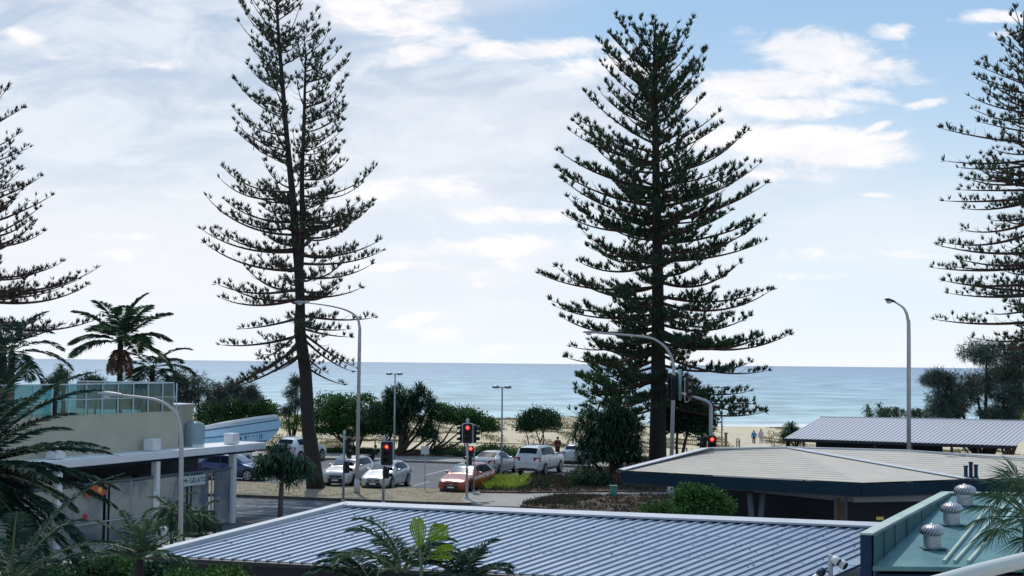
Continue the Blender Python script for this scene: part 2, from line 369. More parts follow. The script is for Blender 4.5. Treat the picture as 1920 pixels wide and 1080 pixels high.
def wn(sc, st, detail=3):
    mp = t.nodes.new('ShaderNodeMapping'); mp.inputs['Scale'].default_value = st; t.links.new(g.outputs['Position'], mp.inputs[0])
    n = t.nodes.new('ShaderNodeTexNoise'); n.inputs['Scale'].default_value = sc; n.inputs['Detail'].default_value = detail; t.links.new(mp.outputs[0], n.inputs['Vector']); return n.outputs[0]
w1 = wn(.30, (.8, 1, 1), 6); w2 = wn(.10, (.9, .8, 1), 9); w3 = wn(.004, (.15, 1, 1), 7)
ad = t.nodes.new('ShaderNodeMath'); ad.operation = 'MULTIPLY_ADD'; t.links.new(w2, ad.inputs[0]); ad.inputs[1].default_value = 4.0; t.links.new(w1, ad.inputs[2])
bp = t.nodes.new('ShaderNodeBump'); bp.inputs['Strength'].default_value = .55; bp.inputs['Distance'].default_value = .8; t.links.new(ad.outputs[0], bp.inputs['Height']); t.links.new(bp.outputs[0], p.inputs['Normal'])
wc = t.nodes.new('ShaderNodeMath'); wc.operation = 'ADD'; t.links.new(w2, wc.inputs[0]); t.links.new(wn(.045, (1.0, .6, 1), 10), wc.inputs[1])
mr2 = t.nodes.new('ShaderNodeMapRange'); mr2.inputs['From Min'].default_value = .82; mr2.inputs['From Max'].default_value = 1.18; mr2.inputs['To Min'].default_value = .70; mr2.inputs['To Max'].default_value = 1.18; t.links.new(wc.outputs[0], mr2.inputs['Value'])
mu = t.nodes.new('ShaderNodeVectorMath'); mu.operation = 'SCALE'; t.links.new(cr.outputs[0], mu.inputs[0]); t.links.new(mr2.outputs[0], mu.inputs['Scale'])
# foam close to the shore
fo = wn(.05, (.25, 1, 1), 8); fy = t.nodes.new('ShaderNodeMapRange'); fy.inputs['From Min'].default_value = 224; fy.inputs['From Max'].default_value = 262; fy.inputs['To Min'].default_value = .42; fy.inputs['To Max'].default_value = -.05; t.links.new(sp.outputs[1], fy.inputs['Value'])
fa = t.nodes.new('ShaderNodeMath'); fa.operation = 'ADD'; t.links.new(fo, fa.inputs[0]); t.links.new(fy.outputs[0], fa.inputs[1])
fm = t.nodes.new('ShaderNodeMapRange'); fm.inputs['From Min'].default_value = .66; fm.inputs['From Max'].default_value = .80; t.links.new(fa.outputs[0], fm.inputs['Value'])
mx = t.nodes.new('ShaderNodeMix'); mx.data_type = 'RGBA'; t.links.new(fm.outputs[0], mx.inputs[0]); t.links.new(mu.outputs[0], mx.inputs[6]); mx.inputs[7].default_value = (.75, .78, .78, 1)
t.links.new(mx.outputs[2], p.inputs['Base Color']); p.inputs['Roughness'].default_value = .45; p.inputs['Specular IOR Level'].default_value = .28
sb = MB(); 
ysea = [190, 260, 400, 800, 2000, 6000, 20000, 60000]
for y in ysea:
    for x in (-1, -.3, 0, .3, 1): sb.v.append((x*70000 if abs(x) == 1 else x*3000, y, -3.0))
for j in range(len(ysea)-1):
    for i in range(4): sb.f.append((j*5+i, j*5+i+1, (j+1)*5+i+1, (j+1)*5+i))
tag(sb.build('sea', ms), kind='structure')
# street axes: E1 along the kerb, E2 away from it
E1 = Vector((math.cos(R(15)), -math.sin(R(15)), 0)); E2 = Vector((math.sin(R(15)), math.cos(R(15)), 0))
K0 = gnd(640, 940)                       # a point on the verge kerb
def S(u, v, z=0.0): q = K0 + E1*u + E2*v; q.z = z; return q
def slab(name, poly, z0, z1, m, kind='structure'):
    b = MB().prism([Vector((q.x, q.y, z0)) for q in poly][::-1] if False else [Vector((q.x, q.y, z0)) for q in poly], (0, 0, z1-z0))
    return tag(b.build(name, m), kind=kind)
slab('road', [S(-75, -22), S(60, -22), S(60, 32), S(-75, 32)], -.03, .0, 'asphalt')
CP = S(0, 0)
# verge between road and car park
vw = 7.2
vg = [S(-75, .15), S(4.5, .15), S(6.9, .5), S(7.6, 1.6), S(7.6, vw), S(-75, vw)]
slab('verge', vg, 0, .13, 'drygrass')
kb = MB(); line_ = [S(-75, 0), S(4.5, 0), S(7.0, .3), S(7.9, 1.4)]
for a, b_ in zip(line_, line_[1:]): kb.bar(a+Vector((0, 0, .075)), b_+Vector((0, 0, .075)), .16, .15)
kb.bar(S(-75, vw+.08, .07), S(7.6, vw+.08, .07), .16, .14)
tag(kb.build('kerb', 'kerbdark'), kind='structure')
# footpath on the right of the verge and crossing ramp
fp = [gnd(862, 944), gnd(905, 953), gnd(980, 955), gnd(1260, 975), gnd(1500, 975), gnd(1560, 915), gnd(1240, 920), gnd(985, 922), gnd(880, 924)]
slab('pavement', fp, 0, .135, 'concrete')
b1 = [gnd(899, 929), gnd(985, 930), gnd(1100, 928), gnd(1280, 927), gnd(1330, 895), gnd(1150, 882), gnd(1085, 886), gnd(1060, 897), gnd(1000, 903), gnd(935, 906)]
slab('garden_bed', b1, 0, .22, 'soil')
b2 = [gnd(975, 957), gnd(1040, 939), gnd(1150, 936), gnd(1300, 936), gnd(1420, 945), gnd(1420, 985), gnd(1250, 985), gnd(1080, 968)]
slab('garden_mound', b2, 0, .26, 'soil')
# near side pavement, in front of the shops
slab('near_pavement', [S(-75, -14.5), S(60, -14.5), S(60, -75), S(-75, -75)], 0, .12, 'concrete')
# far side of the car park
slab('far_path', [S(-75, 27.2), S(13.8, 27.2), S(13.8, 32), S(-75, 32)], 0, .13, 'concrete')
slab('far_garden', [S(-75, 32), S(60, 32), S(60, 35.2), S(-75, 35.2)], -.02, .18, 'soil')
tag(MB().bar(S(-75, 27.1, .07), S(13.8, 27.1, .07), .16, .15).build('far_kerb', 'kerb'), kind='structure')
# paint
pb = MB()
def strip(a, b_, w, z=.006): pb.prism([Vector((q.x, q.y, z-.004)) for q in (a-(b_-a).cross(Vector((0, 0, 1))).normalized()*w/2, b_-(b_-a).cross(Vector((0, 0, 1))).normalized()*w/2, b_+(b_-a).cross(Vector((0, 0, 1))).normalized()*w/2, a+(b_-a).cross(Vector((0, 0, 1))).normalized()*w/2)], (0, 0, .004))
Q0 = gnd(733, 922); q = Q0-K0; u0 = q.dot(E1)
for i in range(-22, 3): strip(S(u0+i*2.62, vw+.3), S(u0+i*2.62, vw+5.4), .11)
Q1 = gnd(801, 890); u1 = (Q1-K0).dot(E1); v1 = (Q1-K0).dot(E2)
for i in range(-24, 6): strip(S(u1+i*2.62, v1-.6), S(u1+i*2.62, v1+4.9), .11)
for py_l, py_r in ((948, 954.5), (961.5, 966), (967.5, 972.5)):
    a = gnd(447, py_l); b_ = gnd(608 if py_l < 950 else 540, py_r); dd = (b_-a).normalized(); strip(a-dd*40, b_+dd*40, .12)
for k in range(4): strip(gnd(1035+k*15, 897-k*1.2), gnd(1075+k*12, 889-k*.6), .45)
# lane arrow
a = gnd(540, 951); pb.prism([Vector((v.x, v.y, .003)) for v in (a, a+E1*1.2-E2*.35, a+E1*1.2-E2*.1, a+E1*2.6-E2*.1, a+E1*2.6+E2*.1, a+E1*1.2+E2*.1, a+E1*1.2+E2*.35)], (0, 0, .004))
tag(pb.build('road_markings', 'line'), kind='structure')
# beach access path
pp = MB(); pts = []
for i in range(40):
    y = 112+i*1.9; xc = lerp_table([(112, 21), (130, 24.5), (150, 27), (190, 32)], y)[0]
    for s_ in (-1.6, 1.6): pts.append((xc+s_, y, terr_z(xc+s_, y)+.03))
pp.v = pts; pp.f = [(2*i, 2*i+1, 2*i+3, 2*i+2) for i in range(39)]
tag(pp.build('beach_path', mat('pale_sand', (.60, .53, .42), .95, 0, .2, .6), smooth=True), kind='structure')
def blades(name, m, pts, n, ln, wd, spread=.5, kind='stuff', label=None, cat=None, parent=None, sag=.1, up=1.0, r=.15):
    P = np.repeat(np.array(pts, float), n, axis=0); Nn = len(P); P[:, :2] += rng.normal(size=(Nn, 2))*r
    D = rng.normal(size=(Nn, 3))*spread; D[:, 2] = np.abs(D[:, 2])*.4+up; D = unit(D)
    V = kites(P, D, rng.uniform(ln*.6, ln*1.2, Nn), np.full(Nn, wd), sag)
    o = quads_obj(name, m, V, parent=parent); 
    if parent is None: tag(o, label, cat, kind=kind)
    return o
# dune grass in patches
pts = []
while len(pts) < 9000:
    x = random.uniform(-45, 50); y = random.uniform(109, 205)
    v = math.sin(x*.37+1.3*math.sin(y*.21))*math.sin(y*.33+x*.12)+.45*math.sin(x*1.3+y*.5)
    if v > .10+(.6 if y > 165 else 0) and abs(x-(21+(y-112)*.14)) > 2.2: pts.append((x, y, terr_z(x, y)-.02))
blades('dune_grass', LF['dunegrass'], pts, 9, .34, .05, .7, label='tufts of dry dune grass on the sand', cat='grass', r=.28)
pts = [tuple(S(random.uniform(-60, 12), 32+random.uniform(.3, 3.0), .16)) for _ in range(1500)]
blades('low_hedge', LF['broaddark'], pts, 14, .42, .07, .8, label='dark low planting along the far kerb of the car park', cat='ground cover', r=.2)
def in_poly(p_, poly):
    c = False; n = len(poly)
    for i in range(n):
        a, b_ = poly[i], poly[i-1]
        if (a.y > p_[1]) != (b_.y > p_[1]) and p_[0] < (b_.x-a.x)*(p_[1]-a.y)/(b_.y-a.y)+a.x: c = not c
    return c
def fill(poly, n, z):
    x0, x1 = min(q.x for q in poly), max(q.x for q in poly); y0, y1 = min(q.y for q in poly), max(q.y for q in poly); o = []
    while len(o) < n:
        p_ = (random.uniform(x0, x1), random.uniform(y0, y1))
        if in_poly(p_, poly): o.append((*p_, z))
    return o
blades('ground_cover', LF['cover'], fill(b1, 900, .2), 9, .30, .06, .9, label='dark mixed ground cover in the bed beside the car park', cat='ground cover')
blades('mound_cover', LF['cover'], [p_ for p_ in fill(b2, 800, .24)], 8, .22, .05, .9, label='low purple and green cover on the bed by the footpath', cat='ground cover')
blades('mound_grass', LF['cover'], fill([gnd(985, 955), gnd(1045, 941), gnd(1120, 941), gnd(1060, 955)], 260, .24), 12, .34, .05, .8, label='green weeds on the left end of the bed by the footpath', cat='ground cover')
vp = [S(-30, .3), S(7, .8), S(7.2, vw-.2), S(-30, vw-.2)]
blades('verge_grass', mat('dry_blade', (.28, .23, .14), .9, island=.3), fill(vp, 3500, .12), 4, .05, .03, .9, label='short dry grass on the verge beside the road', cat='grass')
# ================================================================ buildings
BD = Vector((math.sin(R(26)), math.cos(R(26)), 0)); BN = Vector((-math.cos(R(26)), math.sin(R(26)), 0))   # along shop front, inwards
# ---- blue ribbed roof in front
A = at(290, 1041, 29.5); B_ = at(648, 951, 33.2); Cc = at(1640, 991, 30.4); Cc = Cc+(Cc-B_).normalized()*1.3
rv = B_-A; ev = Cc-B_; eu = ev.normalized(); ru = rv.normalized(); rn = eu.cross(ru).normalized()
if rn.z < 0: rn = -rn
hall = thing('ribbed_roof_hall', 'long low hall in front with a blue grey ribbed metal roof and pale edge flashing', 'building', (A+Cc)/2-Vector((0, 0, (A+Cc).z/2)))
D_ = A+ev
MB().prism([A, D_, D_+rv, B_], -rn*.06).build('roof', 'roofmetal', hall)
nr = int(ev.length/.265)
rb = MB()
for i in range(1, nr):
    o0 = A+eu*(i*.265); w1, w2, h = .032, .017, .037
    sd = (eu-ru*eu.dot(ru)).normalized()
    rb.prism([o0-sd*w1-ru*.03, o0+sd*w1-ru*.03, o0+sd*w2+rn*h-ru*.03, o0-sd*w2+rn*h-ru*.03], rv*1.0)
rbo = rb.build('roof_ribs', 'roofrib', hall)
fl = MB(); fl.bar(A-eu*.05-ru*.05+rn*.04, B_-eu*.05+ru*.05+rn*.04, .20, .13, rn); fo_ = fl.build('side_flashing', 'roofflash', hall)
fl = MB(); fl.bar(B_+ru*.05+rn*.072-eu*.1, Cc+ru*.05+rn*.072+eu*.3, .34, .045, rn); fl.build('ridge_flashing', 'roofflash', hall)
fl = MB(); fl.bar(B_-ru*.06+rn*.025-eu*.0, Cc-ru*.06+rn*.025+eu*.3, .03, .050, rn); fl.build('ridge_shadow_strip', 'navy', hall)  # dark bar added to draw the shadow gap under the ridge flashing
fl = MB(); fl.bar(A-ru*.06-rn*.05, D_-ru*.06-rn*.05, .10, .07, rn); fl.build('gutter', 'dark', hall)
fl = MB()
for k in (.36, .74): fl.bar(A+rv*k+rn*.004, D_+rv*k+rn*.004, .012, .008, rn)
fl.build('sheet_lap', 'roofrib', hall)
Pq = np.array([tuple(A+rv*random.random()+ev*random.random()**1.3+rn*.012) for _ in range(420)]); Dq = unit(rng.normal(size=(420, 3))*np.array([1, 1, .12]))
tag(quads_obj('leaf_litter', LF['deadleaf'], kites(Pq, Dq, rng.uniform(.04, .10, 420), rng.uniform(.02, .04, 420))), 'brown dead leaves scattered over the ribbed roof', 'leaf litter', kind='stuff')
fl = MB(); bz = Vector((0, 0, 1))
wl = [A+ru*.4+eu*.3, D_+ru*.4, D_+rv, B_+eu*.3-ru*.1]
fl.prism([Vector((q.x, q.y, .0)) for q in wl], (0, 0, 2.82)); fl.build('wall', 'darkwall', hall)
# roof bracket with small lamps
br = thing('roof_floodlight_cluster', 'small cluster of pale round spotlights on a short post above the ribbed roof', 'light', at(1553, 1078, 25.0))
p0 = at(1557, 1120, 25); MB().tube([p0+Vector((0, 0, -.9)), at(1557, 1040, 25)], .045, 8).build('post', 'roofflash', br)
for px, py, r_, m_, cap in ((1566, 1050, .085, 'white', 1), (1578, 1057, .085, 'white', 1), (1541, 1072, .08, 'navy', 0), (1531, 1083, .08, 'white', 1)):
    c0 = at(px, py, 24.9); dr = Vector((.5 if px > 1557 else -.5, -.5, -.35)).normalized()
    lm = MB().tube([c0-dr*.07, c0-dr*.05, c0+dr*.02, c0+dr*.08, c0+dr*.09], [.03, r_*.8, r_, r_*.95, r_*.9], 14).build('lamp_head', m_, br, True)
    MB().tube([c0+dr*.09, c0+dr*.095], [r_*.8, r_*.8], 14).build('lamp_lens', 'dark', lm)
    MB().tube([c0-dr*.06, at(1557, py+2, 25)], .015, 6).build('lamp_arm', 'dark', lm)
# ---- teal parapet and vent roof
W1 = at(1612, 999, 24.0); W1b = at(1636, 1000, 24.0); W2 = at(1762, 923, 30.0); W2b = at(1782, 923, 30.0)
tp = thing('teal_plant_roof', 'flat teal roof with a pale green capped parapet beside the ribbed roof', 'building', Vector(((W1.x+W2b.x)/2, 27, 0)))
bk = (W2b-W1b).normalized()
MB().prism([W1, W1b, W2b, W2], (0, 0, -.035)).build('parapet_cap', 'rim', tp)
MB().prism([Vector((q.x, q.y, .1)) for q in (W1+Vector((.012, .02, 0)), W1b-Vector((.012, -.02, 0)), W2b, W2)], (0, 0, W1.z-.14)).build('parapet_wall', 'navy', tp)
def floorz(y): return 3.88+.115*(y-25)
ib = MB(); off = Vector((.012, -.004, 0)); a0 = W1b+off; a1 = W2b+off
ib.prism([Vector((a0.x, a0.y, floorz(a0.y)-.3)), Vector((a1.x, a1.y, floorz(a1.y)-.1)), Vector((a1.x, a1.y, W2b.z-.036)), Vector((a0.x, a0.y, W1b.z-.036))], (.02, -.01, 0))
ip = ib.build('parapet_lining', 'teal', tp)
sb_ = MB()
for k in (.1, .22, .36, .55, .78):
    q = a0.lerp(a1, k)+Vector((.024, -.012, 0)); sb_.bar(Vector((q.x, q.y, floorz(q.y)-.02)), Vector((q.x, q.y, q.z-.04)), .012, .012, (0, 1, 0))
sb_.build('lining_seam', 'navy', ip)
x1 = lambda y: a0.x+(a1.x-a0.x)*(y-a0.y)/(a1.y-a0.y)
fb = MB(); pl = [(x1(23.95), 23.95), (14.5, 23.95), (17, 30.0), (x1(30), 30.0)]
fb.prism([Vector((x, y, floorz(y)-.08)) for x, y in pl], (0, 0, .08)); fb.build('roof_sheet', 'tealfloor', tp)
W3 = at(1960, 927, 30.2)
MB().bar(W2+Vector((.1, .1, -.018)), W3+Vector((1.5, .2, -.018)), .26, .034).build('parapet_cap', 'rim', tp)
q = W3+Vector((1.5, .2, 0)); MB().prism([Vector((W2.x+.1, W2.y+.02, .1)), Vector((q.x, q.y-.1, .1)), Vector((q.x, q.y+.1, .1)), Vector((W2.x+.1, W2.y+.22, .1))], (0, 0, W2.z-.15)).build('parapet_wall', 'teal', tp)
MB().prism([Vector((x, y, 0)) for x, y in ((a0.x+.1, 24.1), (14.4, 24.1), (16.8, 29.9), (a1.x+.1, 29.9))], (0, 0, 3.6)).build('wall', 'navy', tp)
for (xa, ya, xb, yb) in ((1770, 1070, 1868, 935), (1790, 1078, 1896, 935), (1816, 1080, 1920, 945)):
    pa = at(xa, ya, 24.2); pb_ = at(xb, yb, 29.6); pa.z = floorz(24.2)+.03; pb_.z = floorz(29.6)+.03
    MB().bar(pa, pb_, .05, .06).build('roof_batten', 'rim', tp)
def turbine(px, py, d, lab, sz=.43):
    y = d; x = at(px, py, d).x; z = floorz(y); o = thing('roof_turbine_vent', lab, 'vent', (x, y, z-.02), group='turbine vents along the teal roof')
    r = sz/2
    MB().prism([(x-.22, y-.22, z), (x+.22, y-.22, z), (x+.22, y+.22, z), (x-.22, y+.22, z)], (0, 0, .02)).build('base_flashing', 'tealfloor', o)
    MB().lathe([(r*.78, -.02), (r*.74, .18), (r*.74, .25)], 24, (x, y, z)).build('throat', 'vent', o, True)
    prof = [(r*.80, .24), (r*.97, .265), (r*1.03, .31), (r*.99, .355), (r*.82, .40), (r*.5, .432), (r*.2, .443), (0.001, .446)]
    MB().lathe([(a*.93, b-.006) for a, b in prof], 24, (x, y, z)).build('drum', 'dark', o, True)
    vb = MB(); nb = 22
    for k in range(nb):
        t0 = 2*math.pi*k/nb; vs = []
        for (pr, pz) in prof:
            tw = t0+(pz-.24)*2.6
            for dt, rr in ((0, 1.0), (.21, 1.045)): vs.append((x+pr*rr*math.cos(tw+dt), y+pr*rr*math.sin(tw+dt), z+pz))
        vb.add(vs, [(2*i, 2*i+1, 2*i+3, 2*i+2) for i in range(len(prof)-1)])
    vb.build('turbine_blades', 'vent', o, True)
    MB().lathe([(r*.18, .442), (r*.12, .455), (.001, .458)], 14, (x, y, z)).build('top_cap', 'vent', o, True)
turbine(1748, 1028, 25.3, 'turbine roof vent nearest the ribbed roof, lowest of the three')
turbine(1784, 980, 27.2, 'turbine roof vent between the lowest and the highest one', .43)
turbine(1809, 948, 29.0, 'turbine roof vent highest in the view, at the back corner of the teal parapet', .45)
# ---- balcony rail, close
ra = at(1640, 1125, 3.6); rb_ = at(2010, 1020, 3.9)
rl = thing('balcony_railing', 'pale curved balcony handrail close to the viewer', 'railing', (ra+rb_)/2-Vector((0, 0, 1)))
pts = [at(1500, 1200, 3.5), at(1640, 1128, 3.6), at(1750, 1095, 3.68), at(1840, 1070, 3.76), at(1930, 1048, 3.84), at(2050, 1020, 3.96), at(2200, 990, 4.1)]
MB().tube(pts, .022, 20).build('handrail', 'rail', rl, True)
MB().tube([pts[5], pts[5]-Vector((0, 0, 1.0))], .018, 12).build('post', 'rail', rl, True)
# ---- tan shelter roof
T = dict(tip=at(1165, 882, 58.0), e2=at(1615, 905, 52.2), e3=at(1860, 899, 53.2), r1=at(1322, 842, 62.0), r2=at(1480, 840, 62.5), r3=at(1700, 847, 61.0), r4=at(1925, 862, 60))
for k, z in (('tip', 2.72), ('e2', 2.72), ('e3', 2.80)):
    px, py = dict(tip=(1165, 882), e2=(1615, 905), e3=(1860, 898))[k]; T[k] = gnd(px, py, z)
for k, z, px, py in (('r1', 3.55, 1322, 842), ('r2', 3.55, 1480, 840), ('r3', 3.4, 1700, 846), ('r4', 3.2, 1930, 862)): T[k] = gnd(px, py, z)
hp = T['e3']*.93+T['r3']*.07; hp = gnd(1812, 898, 2.82)
sh = thing('shelter_building', 'low park shelter under a wide tan roof with dark fascia and V shaped columns', 'building', (T['tip'].x*.4+T['e3'].x*.6, 57, 0))
e4 = T['e3']+Vector((6.5, 2.0, .0)); dn = Vector((0, 0, -.05))
rf = MB()
def strips(a0, a1, b0_, b1_, n_):
    """sheeting between two edges, each row lapping 2 cm over the next"""
    for k in range(n_):
        p0, p1 = a0.lerp(a1, k/n_), a0.lerp(a1, (k+1)/n_); q0, q1 = b0_.lerp(b1_, k/n_), b0_.lerp(b1_, (k+1)/n_); l_ = Vector((0, 0, .009))
        rf.add([p0+l_, q0+l_, q1, p1], [(0, 1, 2, 3)]); rf.add([p0, q0, q0+l_, p0+l_], [(0, 1, 2, 3)])
strips(T['tip'], T['r1'], T['e2'], T['r2'], 15); rf.add([T['e2'], hp, T['r2']], [(0, 1, 2)])
strips(hp, T['r2'], T['e3'], T['r3'], 12); strips(T['e3'], T['r3'], e4, T['r4']+Vector((3, 2, 0)), 12)
ro = rf.build('roof', 'tanroof', sh)
fz = Vector((0, 0, .03)); f_ = MB(); f_.bar(T['r2']+fz, hp+fz, .55, .03); f_.build('hip_flashing', 'flash', ro)
f_ = MB(); f_.bar(T['tip']+fz, T['r1']+fz, .45, .04); f_.build('edge_flashing', 'flash', ro)
f_ = MB()
for k in range(26): q = T['tip'].lerp(T['r1'], (k+.5)/26)+Vector((.36, -.1, .035)); f_.box(q, (.16, .10, .03))
f_.build('lap_end', 'dark', ro)
f_ = MB(); f_.bar(T['r1']+fz, T['r2']+fz, .25, .07); f_.bar(T['r2']+fz, T['r3']+fz, .25, .07); f_.bar(T['r3']+fz, T['r4']+fz, .2, .07); f_.build('ridge_cap', 'flash', ro)
fs = MB(); dz = Vector((0, 0, -.29))
for a, b_ in ((T['tip'], T['e2']), (T['e2'], T['e3']), (T['e3'], e4)): fs.bar(a+dz, b_+dz, .08, .48)
fs.build('fascia', 'fascia', sh)
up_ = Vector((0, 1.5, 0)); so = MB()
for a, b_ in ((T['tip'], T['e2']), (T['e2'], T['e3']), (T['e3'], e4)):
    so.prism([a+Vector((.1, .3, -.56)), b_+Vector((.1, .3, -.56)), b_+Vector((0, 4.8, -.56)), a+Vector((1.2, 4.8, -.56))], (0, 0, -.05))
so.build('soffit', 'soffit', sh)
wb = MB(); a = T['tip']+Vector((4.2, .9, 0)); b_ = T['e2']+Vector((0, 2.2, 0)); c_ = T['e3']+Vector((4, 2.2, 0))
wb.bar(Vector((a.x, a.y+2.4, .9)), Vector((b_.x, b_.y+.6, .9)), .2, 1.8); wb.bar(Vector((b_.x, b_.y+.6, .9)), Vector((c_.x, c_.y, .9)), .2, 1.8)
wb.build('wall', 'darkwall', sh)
bm_ = MB(); bm_.bar(T['tip']+Vector((6, 1.2, -.86)), T['e2']+Vector((0, 1.2, -.76)), .12, .26); bm_.bar(T['e2']+Vector((0, 1.2, -.76)), T['e3']+Vector((4, 1.2, -.76)), .12, .26); bm_.build('beam', mat('beam', (.34, .35, .36), .7), sh)
for px, dx in ((1418, -.28), (1418, .28)):
    t_ = at(px, 925, 56.0); cb_ = MB(); cb_.tube([Vector((t_.x+dx*.35, t_.y, 0)), Vector((t_.x+dx*1.0, t_.y, 2.0))], .13, 10); cb_.build('column', mat('col_grey', (.12, .14, .17), .7), sh, True)
for px in (1566, 1586):
    t_ = at(px, 945, 54.2); MB().bar(Vector((t_.x, t_.y, 0)), Vector((t_.x, t_.y, 2.0)), .09, .09, (0, 1, 0)).build('column', 'soffit', sh)
t_ = at(1576, 945, 54.9); MB().bar(Vector((t_.x, t_.y, 0)), Vector((t_.x, t_.y, 1.9)), .5, .1, (0, 1, 0)).build('door', 'timber', sh)
t_ = at(1650, 972, 52.5); MB().box((t_.x, t_.y, t_.z), (.28, .05, .12)).build('notice', 'yellow', sh)
for px, pt, lab in ((1811, 873, 'shortest dark flue pipe on the left of the three on the tan roof'), (1820.5, 866, 'tallest dark flue pipe, middle of the three on the tan roof'), (1830, 871, 'dark flue pipe on the right of the three on the tan roof')):
    b0 = gnd(px, 895, 2.86); top = at(px, pt, b0.y); b = MB(); r_ = .075
    b.tube([b0-Vector((0, 0, .05)), b0+Vector((0, 0, (top-b0).z-.06))], r_, 12); b.tube([b0+Vector((0, 0, (top-b0).z-.06)), b0+Vector((0, 0, (top-b0).z))], [r_*1.25, r_*1.25], 12)
    b.tube([b0-Vector((0, 0, .03)), b0+Vector((0, 0, .03))], [r_*1.6, r_*1.2], 12)
    tag(b.build('flue_pipe', 'navy', org=b0, smooth='auto'), lab, 'flue pipe', 'flue pipes on the tan roof')
# ---- far grey pavilion
ga = gnd(1470, 822, 2.75); gb = gnd(1905, 836, 2.75); gc = gnd(1538, 782, 3.75); gd = gnd(1960, 790, 3.75)
pv = thing('beach_pavilion', 'open beach pavilion with a light grey corrugated hip roof and thin posts', 'building', ((ga.x+gb.x)/2, ga.y, 0))
rf = MB(); n_ = 54; rb = MB()
ge = gd+Vector((0, .6, 0)); gf = Vector((gb.x, gb.y+2*(gd.y-gb.y), 2.75)); gg = Vector((2*gc.x-ga.x, 2*gc.y-ga.y, 2.75))
for k in range(n_):
    rf.add([ga.lerp(gb, k/n_), ga.lerp(gb, (k+1)/n_), gc.lerp(gd, (k+1)/n_), gc.lerp(gd, k/n_)], [(0, 1, 2, 3)])
    rb.bar(ga.lerp(gb, (k+.5)/n_)+Vector((0, 0, .014)), gc.lerp(gd, (k+.5)/n_)+Vector((0, 0, .014)), .075, .05)
rf.add([gb, gf, gd], [(0, 1, 2)]); rf.add([ga, gc, gg], [(0, 1, 2)]); rf.add([gc, gd, gf, gg], [(0, 1, 2, 3)])
ro = rf.build('roof', 'greyroof', pv)
rb.build('roof_ribs', mat('grey_rib', (.50, .50, .55), .55, .1), ro)
MB().bar(ga+Vector((0, -.05, -.08)), gb+Vector((0, -.05, -.08)), .1, .16).build('gutter', 'dark', pv)
MB().bar(gc+Vector((0, 0, .03)), gd+Vector((0, 0, .03)), .2, .05).build('ridge_cap', 'flash', pv)
for k in (.10, .42, .58, .75, .86): 
    q = ga.lerp(gb, k)+Vector((0, .6, 0)); MB().bar(Vector((q.x, q.y, 0)), Vector((q.x, q.y, 2.66)), .12, .12, (0, 1, 0)).build('post', 'soffit', pv)
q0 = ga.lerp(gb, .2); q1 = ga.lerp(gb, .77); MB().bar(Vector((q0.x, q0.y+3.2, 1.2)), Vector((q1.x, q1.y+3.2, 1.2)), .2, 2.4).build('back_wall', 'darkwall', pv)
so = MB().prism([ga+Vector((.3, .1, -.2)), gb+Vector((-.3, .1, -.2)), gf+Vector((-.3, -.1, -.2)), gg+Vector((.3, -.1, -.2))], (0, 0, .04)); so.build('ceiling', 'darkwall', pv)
for k, s_ in ((.84, 1), (.93, -1)):
    q = ga.lerp(gb, k)+Vector((0, .3, 0)); MB().bar(Vector((q.x, q.y, 1.7)), Vector((q.x-s_*.7, q.y, 2.6)), .09, .14, (0, 1, 0)).build('brace', 'timber', pv)
# ---- cafe building on the left
cA = at(55, 876, 49.3); cB = at(499, 836, 61.5); zc = 3.35
cA = gnd(55, 876, zc); cB = gnd(499, 836, zc); BD = (cB-cA); BD.z = 0; clen = BD.length; BD.normalize(); BN = Vector((-BD.y, BD.x, 0))
def CF(u, v, z): q = cA+BD*u+BN*v; q.z = z; return q
cf = thing('cafe_building', 'cafe with a white flat canopy, beige curved upper wall and clear blinds', 'building', CF(clen*.4, 3, 0))
MB().prism([CF(-9, 0, zc-.16), CF(clen, 0, zc-.16), CF(clen+.25, .9, zc-.16), CF(clen, 2.6, zc-.16), CF(-9, 2.6, zc-.16)], (0, 0, .32)).build('canopy', 'canopy', cf, bevel=.03)
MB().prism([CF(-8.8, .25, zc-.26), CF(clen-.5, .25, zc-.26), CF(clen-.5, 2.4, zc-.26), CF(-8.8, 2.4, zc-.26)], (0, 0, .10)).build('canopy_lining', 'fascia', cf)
def u_of(px, v=0.0, z=1.5):
    best = min((abs(( (lambda q: 960+FPX*((q-CAM).dot(Rt))/((q-CAM).dot(Fw)))(CF(u/20, v, z)) )-px), u/20) for u in range(-200, 500)); return best[1]
for px in (108, 292, 437):
    u = u_of(px, .25)
    MB().prism([CF(u-.12, .14, 0), CF(u+.12, .14, 0), CF(u+.12, .44, 0), CF(u-.12, .44, 0)], (0, 0, zc-.26)).build('column', 'canopy', cf, bevel=.02)
for px in (104, 285, 434):
    u = u_of(px, .5, 3.7); MB().box(CF(u, .5, zc+.42), (.50, .50, .48), rz=math.atan2(BD.y, BD.x)).build('roof_box', 'canopy', cf, bevel=.015)
uE = u_of(335, .9, 4.5)
bw = MB(); pc = []
for k in range(14):
    t_ = k/13; u = -9+(uE+9)*t_; v = .9+.25*math.sin(t_*3.1); pc.append((u, v))
for (u, v), (u2, v2) in zip(pc, pc[1:]): bw.prism([CF(u, v, zc+.16), CF(u2, v2, zc+.16), CF(u2, v2+.25, zc+.16), CF(u, v+.25, zc+.16)], (0, 0, 1.58))
bw.build('upper_wall', 'beige', cf)
MB().prism([CF(-9, 1.3, zc+.16), CF(uE-.1, 1.3, zc+.16), CF(uE-.1, 9, zc+.16), CF(-9, 9, zc+.16)], (0, 0, 1.25)).build('terrace_floor', 'concrete', cf)
